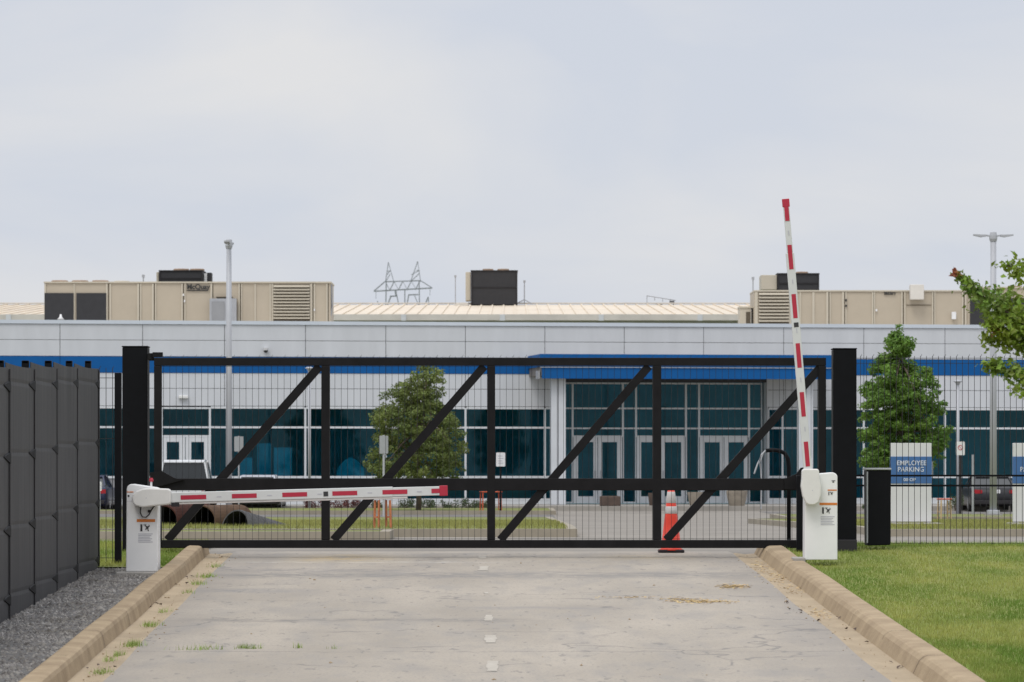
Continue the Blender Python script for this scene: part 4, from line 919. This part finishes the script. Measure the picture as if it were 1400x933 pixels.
# ------------------------------------------------------------------ culvert pipes
def pipe(x, y, Y, rpx, d, Ln, label, mo, corr=False):
    c = P(x, y, Y); r = rpx*Y/F; d = Vector(d).normalized()
    t = thing('culvert_pipe', c, label, 'pipe', 'culvert pipes lying on the grass')
    n = 28; k = int(Ln/.045) if corr else 6; u = Vector((0, 0, 1)); u = (u-d*u.dot(d)).normalized(); rv = d.cross(u)
    def ringp(s, q): return [c+d*s+(rv*math.cos(2*math.pi*j/n)+u*math.sin(2*math.pi*j/n))*q for j in range(n)]
    rings = [ringp(s*Ln/k, r*(1+(.035*(s % 2) if corr else 0))) for s in range(k+1)]
    vs = [p for q in rings for p in q]; b = MB(); b.add(vs, [(i*n+j, i*n+(j+1) % n, (i+1)*n+(j+1) % n, (i+1)*n+j) for i in range(k) for j in range(n)])
    o = ringp(0, r); i_ = ringp(-.002, r*.93); b.add(o+i_, [(j, (j+1) % n, n+(j+1) % n, n+j) for j in range(n)]); b.build('shell', M[mo], t)
    b = MB(); a1 = ringp(0, r*.93); a2 = ringp(Ln*.98, r*.93); b.add(a1+a2, [(j, n+j, n+(j+1) % n, (j+1) % n) for j in range(n)]+[tuple(range(n, 2*n))]); b.build('bore', M['pipe_dark'], t)
pipe(321, 722, 75.4, 25.5, (.62, .75, -.22), 1.75, 'grey corrugated culvert pipe, nearest and rightmost of the three', 'pipe_grey', True)
pipe(275, 713, 76.6, 22, (.36, .93, -.0), 1.7, 'tan culvert pipe lying between the corrugated and the rusty one', 'pipe_tan')
pipe(224, 713, 77.4, 22, (.40, .9, .02), 1.6, 'rusty brown culvert pipe right beside the white barrier cabinet', 'pipe_rust')

# ------------------------------------------------------------------ planters by the doors
def planter(x0, x1, y0, Y, label, m, square, plant=None):
    z0 = -.12 if Y > 149.6 else g(Y); cx = PX((x0+x1)/2, Y); Wd = (x1-x0)*Y/F; H = PZ(y0, Y)-z0
    t = thing('planter', (cx, Y, z0), label, 'planter', 'planters in front of the entrance')
    b = MB()
    if square: b.box(-Wd/2, Wd/2, -Wd/2, Wd/2, 0, H)
    else: b.lathe([(Wd*.36, 0), (Wd*.44, H*.4), (Wd*.5, H*.88), (Wd*.5, H), (Wd*.43, H), (Wd*.42, H-.05)], (0, 0, 0), 20)
    b.build('pot', M[m], t, local=True, bevel=.03 if square else 0)
    b = MB(); b.lathe([(Wd*.40, 0), (Wd*.40, .012)], (0, 0, H+.0 if square else H-.04), 16); b.build('soil', M['soil'], t, local=True)
    return t
planter(820, 848, 678.5, 150.5, 'square brown planter in front of the left entrance doors', 'pot_brown', True)
planter(940, 962, 673, 151.5, 'round tan planter left of the right pair of entrance doors', 'pot_tan', False)
planter(993, 1022, 671, 150.5, 'large tan planter in front of the right pair of entrance doors', 'pot_tan', False)
planter(886, 899, 674, 151.5, 'narrow dark planter behind the traffic cone', 'pot_brown', False)

# ------------------------------------------------------------------ parked vehicles (seen from behind, nose towards the building)
def rring(y, hw, z0, z1, r, top=None):
    top = hw if top is None else top; pts = []
    for cx, cz, a0 in ((hw-r, z0+r, -90), (top-r, z1-r, 0), (-top+r, z1-r, 90), (-hw+r, z0+r, 180)):
        for k in range(4):
            a = R(a0+90*k/3); pts.append((cx+r*math.cos(a), y, cz+r*math.sin(a)))
    return pts
def vehicle(name, x, Y, label, paint, cat, truck=False, group='vehicles parked facing the building', roofm=None):
    t = thing(name, (x, Y, g(Y)+.004), label, cat, group)
    if not truck:
        body = [(0, .78, .36, .62, .06), (.05, .86, .28, .90, .10), (.20, .90, .24, 1.00, .12), (.75, .915, .22, 1.02, .12), (1.5, .92, .22, .98, .10), (3.2, .92, .22, .96, .10), (3.9, .91, .22, .90, .12), (4.5, .86, .26, .78, .12), (4.72, .72, .36, .62, .08)]
        cab = [(.62, .80, .74, .96, 1.0), (1.35, .80, .60, .96, 1.40), (1.9, .80, .60, .96, 1.44), (2.5, .80, .60, .96, 1.43), (3.45, .80, .72, .93, .97)]
        roof = [(1.25, .60, 1.375, 1.40), (1.4, .62, 1.40, 1.44), (1.9, .62, 1.43, 1.47), (2.4, .62, 1.42, 1.455), (2.6, .60, 1.38, 1.40)]; wheels = (.95, 3.75); wr = .33; hwid = .86
    else:
        body = [(0, .93, .55, 1.12, .05), (.06, .97, .50, 1.16, .06), (1.7, .98, .48, 1.16, .06), (1.75, .98, .48, 1.16, .06), (3.6, .98, .48, 1.16, .08), (4.6, .98, .48, 1.14, .12), (5.3, .94, .50, 1.02, .12), (5.45, .85, .55, .9, .08)]
        cab = [(1.72, .90, .86, 1.1, 1.2), (1.80, .90, .74, 1.1, 1.80), (2.3, .90, .74, 1.1, 1.85), (3.2, .90, .74, 1.1, 1.84), (4.1, .90, .82, 1.1, 1.18)]
        roof = [(1.74, .74, 1.79, 1.83), (1.9, .75, 1.81, 1.88), (2.4, .75, 1.83, 1.90), (3.1, .75, 1.82, 1.88), (3.3, .72, 1.78, 1.81)]; wheels = (1.0, 4.5); wr = .40; hwid = .93
    b = MB(); b.loft([rring(y, hw, z0, z1, r) for y, hw, z0, z1, r in body]); bd = b.build('body', M[paint], t, local=True, smooth=True)
    b = MB(); b.loft([rring(y, hb, z0, z1, .02, top=ht) for y, hb, ht, z0, z1 in cab]); gl = b.build('windows', M['car_glass'], t, local=True)
    b = MB(); b.loft([rring(y, hw, z0, z1, .012) for y, hw, z0, z1 in roof])
    ys = [c[0] for c in cab]
    for s in (-1, 1):
        for i in range(len(cab)-1):
            if i in (0, len(cab)-2): b.bar((s*(cab[i][2]+.012), cab[i][0], cab[i][4]-.0), (s*(cab[i+1][2]+.012), cab[i+1][0], cab[i+1][4]), .09, .06, up=(s, 0, 0))
        b.bar((s*(cab[2][1]+.0), cab[2][0], cab[2][3]), (s*(cab[2][2]+.012), cab[2][0], cab[2][4]), .08, .04)
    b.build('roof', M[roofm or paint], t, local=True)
    zl = (1.0, .70) if truck else (.90, .72)
    for s in (-1, 1):
        b = MB(); x1, x0 = hwid*s, (hwid-(.12 if truck else .36))*s
        b.add([(x0, .03, zl[1]+.02), (x1, .10, zl[1]), (x1, .10, zl[0]), (x0, .03, zl[0]-.03), (x0, -.012, zl[1]+.02), (x1, .035, zl[1]), (x1, .035, zl[0]), (x0, -.012, zl[0]-.03)], [(0,3,2,1),(4,5,6,7),(0,1,5,4),(1,2,6,5),(2,3,7,6),(3,0,4,7)])
        b.build('tail_light', M['tail'], t, local=True)
    b = MB(); b.box(-hwid+.05, hwid-.05, -.07, .12, .30 if not truck else .50, .46 if not truck else .62); b.build('bumper', M['rubber' if not truck else 'grey_metal'], t, local=True, bevel=.03)
    b = MB(); b.box(-.16, .16, -.016, -.004, .74 if not truck else .80, .89 if not truck else .95); pl = b.build('licence_plate', M['label_white'], t, local=True)
    b = MB()
    for k, xx in enumerate((-.12, -.06, 0, .06)): b.box(xx, xx+.035, -.019, -.0165, (.78 if not truck else .84), (.85 if not truck else .91))
    b.build('plate_characters', M['ink_grey'], pl, local=True)
    for wy in wheels:
        for s in (-1, 1):
            b = MB(); b.tube([(s*(hwid-.16), wy, wr), (s*(hwid+.05), wy, wr)], wr, 20); wl = b.build('wheel', M['tyre'], t, local=True)
            b = MB(); b.tube([(s*(hwid+.052), wy, wr), (s*(hwid+.06), wy, wr)], wr*.62, 16); b.build('rim', M['rim'], wl, local=True)
    if not truck: t.scale = (.985, 1, .91)
    if truck:
        b = MB(); b.box(-.8, .8, -.012, -.001, .66, 1.10); b.build('tailgate', M[paint], t, local=True, bevel=.01)
    return t
vehicle('parked_sedan', PX(1357, 147), 146.0, 'dark grey sedan with red tail lights parked behind the right light pole', 'car_dark', 'car')
vehicle('parked_sedan', PX(350, 147), 146.6, 'dark grey sedan with sky reflection painted pale on its roof, above the gate rail left of centre', 'car_dark', 'car', roofm='pole')  # pale roof colour stands in for sky reflected on the dark roof
vehicle('parked_sedan', PX(117, 147), 146.0, 'navy sedan showing one red tail light beside the left fence end', 'car_blue', 'car')
vehicle('pickup_truck', PX(248, 146), 145.4, 'white pickup truck parked in front of the left office doors', 'car_white', 'truck', truck=True)
# ------------------------------------------------------------------ plants
def leaves(b, pts, nrm, size, mi=None, fold=.25):
    n = len(pts)
    a = rng.uniform(0, 2*np.pi, n); up = rng.normal(0, 1, (n, 3)); up += nrm; up /= np.linalg.norm(up, axis=1)[:, None]
    t = rng.normal(0, 1, (n, 3)); t -= up*(t*up).sum(1)[:, None]; t /= np.linalg.norm(t, axis=1)[:, None]; s = np.cross(up, t)
    L_ = (size*rng.uniform(.65, 1.25, n))[:, None]; Wd = L_*rng.uniform(.5, .75, n)[:, None]
    base = pts-t*L_*.5; tip = pts+t*L_*.5-up*L_*.12; l = pts+s*Wd*.5+up*L_*fold*.3-t*L_*.08; r = pts-s*Wd*.5+up*L_*fold*.3-t*L_*.08
    o = len(b.v); vs = np.stack([base, l, tip, r], 1).reshape(-1, 3)
    b.v += [tuple(v) for v in vs.tolist()]
    f = np.arange(n)*4+o
    b.f += [(i, i+1, i+2, i+3) for i in f.tolist()]
    b.m += (mi.tolist() if mi is not None else [0]*n)
def crown_pts(clumps, per):
    P_, N_ = [], []
    for c, r in clumps:
        r = np.array(r if hasattr(r, '__len__') else (r, r, r)); n = max(4, int(per*2.6*(r.prod())**(2/3)))
        d = rng.normal(0, 1, (n, 3)); d /= np.linalg.norm(d, axis=1)[:, None]
        q = rng.uniform(0, 1, n)**.45
        P_.append(np.array(c)+d*q[:, None]*r); N_.append(d*1.2+np.array([0, 0, .7]))
    return np.concatenate(P_), np.concatenate(N_)
def trunk_mesh(base, top, r0, r1, limbs):
    b = MB(); b0 = Vector(base); b1 = Vector(top)
    pts = [b0.lerp(b1, k/5)+Vector((random.uniform(-.04, .04), random.uniform(-.04, .04), 0))*(0 < k < 5) for k in range(6)]
    b.tube(pts, [r0+(r1-r0)*k/5 for k in range(6)], 8)
    for s, q, r in limbs:
        a = b0.lerp(b1, s); q = Vector(q); m = a.lerp(q, .5)+Vector((0, 0, .12)); b.tube([a, m, q], [r, r*.65, r*.3], 6)
    return b
def tree(name, x, Y, z0, label, leafm, outline, ybase_px, size, per, r0=.09, cat='tree', seed=1, depth=1.0):
    """outline: list of (row px, left px, right px) giving the crown's uneven silhouette"""
    rg = np.random.default_rng(seed); k = Y/F
    t = thing(name, (x, Y, z0), label, cat)
    clumps = []
    rows = [o[0] for o in outline]
    for yy in np.arange(rows[0], rows[-1], 5.5):
        l = np.interp(yy, rows, [o[1] for o in outline]); r = np.interp(yy, rows, [o[2] for o in outline]); wid = r-l
        cnt = max(1, int(wid/11))
        for i in range(cnt):
            rad = rg.uniform(6.5, 11)*min(1, .45+wid/60)
            px = rg.uniform(l+rad*.8, r-rad*.8) if wid > 2*rad else (l+r)/2
            dd = math.sqrt(max(0, 1-((px-(l+r)/2)/(wid/2+1e-3))**2))*wid/2*k*depth
            clumps.append(((PX(px, Y), Y+rg.uniform(-1, 1)*dd, PZ(yy+rg.uniform(-3, 3), Y)), (rad*k, rad*k, rad*k*.62)))
    for _ in range(int(len(rows)*4.8)):
        yy = rg.uniform(rows[0]+18, rows[-1]-8); l = np.interp(yy, rows, [o[1] for o in outline]); r = np.interp(yy, rows, [o[2] for o in outline])
        if r-l > 40: clumps.append(((PX(rg.uniform(l+16, r-16), Y), Y+rg.uniform(-.5, .5)*(r-l)/2*k, PZ(yy, Y)), (15*k, 15*k, 10*k)))
    limbs = [(rg.uniform(.3, .95), c[0], r0*.35) for c in [clumps[i] for i in rg.integers(0, len(clumps), 26)]]
    top = (x, Y, PZ(rows[0]+14, Y))
    trunk_mesh((x, Y, z0-.05), top, r0, .02, limbs).build('trunk', M['bark'], t, smooth=True)
    p, n = crown_pts(clumps, per); b = MB(); leaves(b, p, n, size); b.build('crown', M[leafm], t)
    return t
tree('street_tree', PX(572, 139.8), 139.8, g(139)+.1, 'bushy olive green tree in front of the office windows behind the gate', 'leaf_dull',
     [(505, 555, 606), (514, 548, 612), (524, 536, 614), (536, 516, 612), (548, 514, 606), (560, 512, 616), (572, 502, 634), (584, 504, 638), (596, 506, 638), (612, 508, 644), (624, 490, 640), (640, 500, 638), (656, 510, 636), (668, 528, 630)], 690, .10, 520, .10, seed=4)
tree('street_tree', PX(1232, 117), 117, g(117), 'tall pyramid shaped deep green tree behind the right lawn fence', 'leaf_deep',
     [(446, 1225, 1233), (455, 1216, 1240), (468, 1205, 1254), (482, 1203, 1256), (490, 1190, 1250), (504, 1180, 1274), (520, 1176, 1280), (534, 1172, 1288), (550, 1172, 1296), (566, 1171, 1300), (585, 1170, 1304), (604, 1171, 1302), (622, 1172, 1296), (640, 1176, 1284), (655, 1186, 1270)], 700, .10, 900, .10, seed=9)
# near tree with its trunk outside the frame, branches reaching in from the right
Yn = 33.0
t = thing('maple_tree', (PX(1690, Yn), Yn, g(Yn)+.1), 'young maple reaching in from the right edge with fresh leaves and red tips', 'tree')
trk = (PX(1690, Yn), Yn, g(Yn)+.05)
paths = [[(1640, 560), (1500, 500), (1430, 470), (1390, 435), (1352, 412), (1326, 392), (1308, 374)], [(1640, 470), (1500, 420), (1420, 378), (1400, 366), (1379, 361)],
         [(1640, 590), (1500, 560), (1420, 520), (1390, 512), (1360, 502), (1341, 500)], [(1500, 500), (1430, 455), (1400, 430), (1375, 420), (1362, 400)], [(1430, 470), (1390, 458), (1360, 444), (1346, 440)], [(1430, 490), (1400, 470), (1370, 466), (1350, 462)], [(1500, 560), (1430, 535), (1400, 528), (1388, 536)]]
b = MB(); b.tube([trk, (trk[0]-.05, Yn, 1.2), (trk[0]+.02, Yn+.05, 2.6), (trk[0]+.05, Yn, 4.4)], [.10, .085, .06, .03], 10)
brp = []
for i, pt in enumerate(paths):
    dy = [.0, .25, -.2, .15, -.1, .1, -.3][i]
    q = [Vector(P(x, y, Yn))+Vector((0, dy*min(1, k_/2), 0)) for k_, (x, y) in enumerate(pt)]
    if i < 3: q = [Vector((trk[0], Yn, q[0].z-.3))]+q
    r0 = .022 if i < 3 else .010
    b.tube(q, [r0*(1-.8*k_/(len(q)-1)) for k_ in range(len(q))], 6)
    for a, c in zip(q, q[1:]):
        for s in np.arange(0, 1, .05/max(.05, (c-a).length)): brp.append((a.lerp(c, s), i))
b.build('trunk', M['bark'], t, smooth=True)
pp, nn, mi = [], [], []
for p, i in brp:
    x = 700+p.x*F/Yn; thick = .035+.11*min(1, max(0, (x-1306))/55)
    if i == 1: thick = .03+.11*min(1, max(0, x-1378)/25)
    if i in (2, 6): thick = .04+.07*min(1, max(0, (x-1340))/40)
    if i in (4, 5): thick = .05+.06*min(1, max(0, (x-1345))/30)
    for _ in range(46 if thick > .06 else 26):
        d = rng.normal(0, 1, 3)*np.array([1, 1.2, .8]); pp.append(np.array(p)+d*thick*.52); nn.append(np.array([0, -.3, .8])+d*.3)
        tip = (x < 1312 and i == 0)
        mi.append(1 if rng.random() < (.6 if tip else .0015) else 0)
for _ in range(60):     # red new growth near the inner fork
    q = P(1358+rng.normal(0, 3), 449+rng.normal(0, 3), Yn); pp.append(np.array(q)+np.array([0, -.1, 0])); nn.append(np.array([0, -1, .5])); mi.append(1 if rng.random() < .5 else 0)
for _ in range(7000):   # rest of the crown, outside the frame
    d = rng.normal(0, 1, 3); d /= np.linalg.norm(d); q = rng.uniform(.3, 1)**.5
    c = np.array([trk[0]+.35, Yn, 3.3])+d*q*np.array([1.35, 1.4, 1.7])
    x = 700+c[0]*F/c[1]
    if x > 1425: pp.append(c); nn.append(d+np.array([0, 0, .7])); mi.append(0)
b = MB(); leaves(b, np.array(pp), np.array(nn), .056, np.array(mi)); b.build('crown', [M['leaf_fresh'], M['leaf_red']], t)
# shrubs along the office front
def shrub(xc, wpx, y0, Y, label, m, group, seed):
    rg = np.random.default_rng(seed); k = Y/F; zb = -.3 if Y < 149.6 else -.12
    zb = g(Y)+.1 if 137 < Y < 147.5 else zb
    t = thing('shrub', (PX(xc, Y), Y, zb), label, 'shrub', group); ht = PZ(y0, Y)-zb; rx = wpx/2*k
    b = MB()
    for _ in range(7): b.tube([(PX(xc, Y), Y, zb-.03), (PX(xc, Y)+rg.uniform(-.7, .7)*rx, Y+rg.uniform(-.3, .3), zb+ht*rg.uniform(.5, .85))], [.015, .005], 5)
    b.build('stem', M['bark'], t)
    cl = [((PX(xc, Y)+rg.uniform(-.75, .75)*rx, Y+rg.uniform(-.3, .3), zb+ht*rg.uniform(.25, .75)), (rx*.45, .3, ht*.30)) for _ in range(9)]
    p, n = crown_pts(cl, 500); p[:, 2] = np.maximum(p[:, 2], zb); b = MB(); leaves(b, p, n, .07); b.build('foliage', M[m], t)
for i, (xc, wd, y0) in enumerate(((425, 22, 680), (446, 20, 679), (466, 24, 677), (487, 22, 680))):
    shrub(xc, wd, y0, 148.6, ['leftmost wine red shrub in the bed under the lowered boom', 'second wine red shrub from the left under the lowered boom', 'tallest wine red shrub left of the orange sawhorse', 'wine red shrub nearest the orange sawhorse'][i], 'leaf_barberry', 'wine red shrubs in the office bed', 30+i)
for i, (xc, wd, y0) in enumerate(((520, 30, 682), (552, 32, 680), (584, 32, 681), (614, 30, 682), (641, 26, 680), (662, 22, 683))):
    shrub(xc, wd, y0, 149.0, ['low green shrub behind the orange sawhorse', 'low green shrub left of the olive tree trunk', 'low green shrub right of the olive tree trunk', 'low green shrub right below the tip of the lowered boom', 'low green shrub left of the far orange sawhorse', 'smallest green shrub directly behind the far orange sawhorse'][i], 'leaf_hedge', 'low green shrubs in the office bed', 40+i)
shrub(1306, 22, 672, 143, 'dark green shrub left of the dark sedan by the right light pole', 'leaf_hedge', 'low green shrubs in the office bed', 60)
shrub(1186, 18, 688, 140, 'low green shrub seen between the gate post and the operator box', 'leaf_hedge', 'low green shrubs in the office bed', 61)

# ------------------------------------------------------------------ grass blades, gravel, weeds and litter (uncountable stuff)
def blades(name, P0, h, wd, m, lean=.6):
    n = len(P0); a = rng.uniform(0, 2*np.pi, n); hh = h*rng.uniform(.5, 1.3, n); d = np.stack([np.cos(a), np.sin(a), np.zeros(n)], 1)
    ln = rng.uniform(0, lean, n)[:, None]; s = np.stack([-np.sin(a), np.cos(a), np.zeros(n)], 1)*wd/2
    tip = P0+d*hh[:, None]*ln+np.array([0, 0, 1])*hh[:, None]
    vs = np.stack([P0-s, P0+s, tip], 1).reshape(-1, 3); f = np.arange(n*3).reshape(-1, 3)
    b = MB(); b.v = [tuple(v) for v in vs.tolist()]; b.f = [tuple(q) for q in f.tolist()]; b.m = [0]*n
    return b.build(name, m, kind='stuff')
gv = np.vectorize(g)
def scatter(n, y0, y1, xl, xr, dz):
    Y = rng.uniform(y0, y1, n); X = xl(Y)+(xr(Y)-xl(Y))*rng.uniform(0, 1, n); return np.stack([X, Y, gv(Y)+dz], 1)
p = scatter(95000, 33, 59, lambda Y: rc(Y)+HW+.595, lambda Y: np.maximum(780*Y/F, rc(Y)+HW+.8), .097)
tag(blades('lawn_grass', p, .042, .007, M['blade']), 'short mown green grass of the right lawn', 'grass')
p = scatter(14000, 52.7, 62.4, lambda Y: -590*Y/F, lambda Y: rc(Y)-HW-.62, .072)
tag(blades('verge_grass', p, .055, .008, M['blade']), 'grass patch behind the cabinet with the lowered boom', 'grass')
p = scatter(30000, 71.2, 95, lambda Y: -600*Y/F, lambda Y: 1.0+0*Y, .138)
p2 = scatter(20000, 71.8, 100, lambda Y: 6.7+0*Y, lambda Y: 760*Y/F, .125)
tag(blades('island_grass_blades', np.concatenate([p, p2]), .06, .011, M['blade_far']), 'thin grass on the islands beyond the gate', 'grass')
# fringe at kerbs and fence foot
p = scatter(1500, 34, 57, lambda Y: rc(Y)+HW+.585, lambda Y: rc(Y)+HW+.66, .10); p2 = scatter(1800, 57.4, 57.9, lambda Y: 4.9+0*Y, lambda Y: 760*Y/F, .10)
tag(blades('edge_grass', np.concatenate([p, p2]), .075, .008, M['weed']), 'longer grass along the kerb and fence foot', 'grass')
# gravel stones
n = 9000; p = scatter(n, 34, 52.6, lambda Y: -5.62+0*Y, lambda Y: rc(Y)-HW-.55, .055)
octv = np.array([(1, 0, 0), (-1, 0, 0), (0, 1, 0), (0, -1, 0), (0, 0, 1), (0, 0, -1)], float); octf = np.array([(0, 2, 4), (2, 1, 4), (1, 3, 4), (3, 0, 4), (2, 0, 5), (1, 2, 5), (3, 1, 5), (0, 3, 5)])
sz = rng.lognormal(math.log(.017), .35, n); V = octv[None]*sz[:, None, None]*rng.uniform(.6, 1.3, (n, 6, 1)); ang = rng.uniform(0, 6.28, n); c_, s_2 = np.cos(ang)[:, None], np.sin(ang)[:, None]
V = np.stack([V[:, :, 0]*c_-V[:, :, 1]*s_2, V[:, :, 0]*s_2+V[:, :, 1]*c_, V[:, :, 2]*.75], 2)+p[:, None, :]
b = MB(); b.v = [tuple(v) for v in V.reshape(-1, 3).tolist()]; b.f = [tuple(q) for q in (octf[None]+np.arange(n)[:, None, None]*6).reshape(-1, 3).tolist()]; b.m = [0]*len(b.f)
b.build('gravel_stones', M['stone'], kind='stuff', label='loose grey gravel between fence and kerb', cat='gravel')
# weeds in the gutter joint and road crack
wp = []
for px, py_, n_, sp in ((183, 884, 170, .09), (206, 857, 110, .09), (160, 898, 60, .06), (141, 922, 80, .07), (148, 905, 40, .05), (283, 790, 120, .10), (270, 800, 80, .08), (295, 776, 60, .08), (258, 812, 40, .06), (224, 838, 40, .06), (286, 889, 50, .16), (345, 888, 60, .10), (332, 887, 30, .04), (408, 887, 30, .05), (456, 888, 14, .05), (255, 890, 25, .2)):
    Y = 3.168*F/(py_-452); X = PX(px, Y)
    for _ in range(n_): yy = Y+rng.normal(0, sp*1.5 if px < 300 and py_ not in (889, 890) else .02); wp.append((X+rng.normal(0, sp*.6), yy, g(yy)+.006))
tag(blades('weeds', np.array(wp), .055, .007, M['weed'], 1.2), 'weeds in the gutter joint and the road crack', 'weeds')
# straw litter on the right of the road
lp = []
for px, py_, n_, sx_, sy_ in ((1002, 803, 260, .10, .22), (960, 824, 330, .17, .16), (935, 821, 120, .12, .12), (1065, 790, 170, .12, .9), (1085, 806, 70, .10, .6), (1048, 776, 70, .10, .7), (1120, 840, 70, .06, .6), (870, 818, 60, .2, .1)):
    Y = 3.168*F/(py_-452); X = PX(px, Y)
    for _ in range(n_): yy = Y+rng.normal(0, sy_); lp.append((X+rng.normal(0, sx_), yy, g(yy)+.012))
lp = np.array(lp); n = len(lp); a = rng.uniform(0, 6.28, n); d = np.stack([np.cos(a), np.sin(a), np.zeros(n)], 1)*rng.uniform(.008, .025, n)[:, None]; s = np.stack([-np.sin(a), np.cos(a), np.zeros(n)], 1)*.006
V = np.stack([lp-d-s, lp+d-s, lp+d+s+np.array([0, 0, .004]), lp-d+s+np.array([0, 0, .003])], 1).reshape(-1, 3)
b = MB(); b.v = [tuple(v) for v in V.tolist()]; b.f = [(4*i, 4*i+1, 4*i+2, 4*i+3) for i in range(n)]; b.m = [0]*n
b.build('straw_litter', M['straw'], kind='stuff', label='dry straw litter on the right side of the road', cat='litter')

# dead leaves in the gutters and pebbles on the road
lp = []
for px, py_ in ((1085, 838), (1090, 836), (1205, 879), (1210, 877), (1180, 868), (1150, 846), (1168, 862), (1190, 880), (1075, 826), (1120, 850), (1225, 905), (1240, 915), (205, 832), (212, 828), (150, 915), (118, 915), (250, 800), (262, 790)):
    Y = 3.168*F/(py_-452); X = PX(px, Y)
    for _ in range(3): yy = Y+rng.normal(0, .12); lp.append((X+rng.normal(0, .04), yy, g(yy)+.02))
b = MB(); leaves(b, np.array(lp), np.tile(np.array([0, 0, 3.]), (len(lp), 1)), .055); b.build('dead_leaves', M['pot_brown'], kind='stuff', label='dead brown leaves lying in the gutters', cat='leaves')
n = 300; p = scatter(n, 34, 57, lambda Y: rc(Y)-HW-.25, lambda Y: rc(Y)+HW+.22, .010)
side = rng.random(n) < .85; e = np.where(rng.random(n) < .5, -1, 1); p[side, 0] = (rc(p[:, 1])+e*(HW+rng.normal(.05, .12, n)))[side]
sz = rng.lognormal(math.log(.009), .4, n); V = octv[None]*sz[:, None, None]*rng.uniform(.6, 1.3, (n, 6, 1)); V[:, :, 2] *= .6; V = V+p[:, None, :]
b = MB(); b.v = [tuple(v) for v in V.reshape(-1, 3).tolist()]; b.f = [tuple(q) for q in (octf[None]+np.arange(n)[:, None, None]*6).reshape(-1, 3).tolist()]; b.m = [0]*len(b.f)
b.build('road_pebbles', M['kerb'], kind='stuff', label='loose pebbles along the road edges', cat='pebbles')
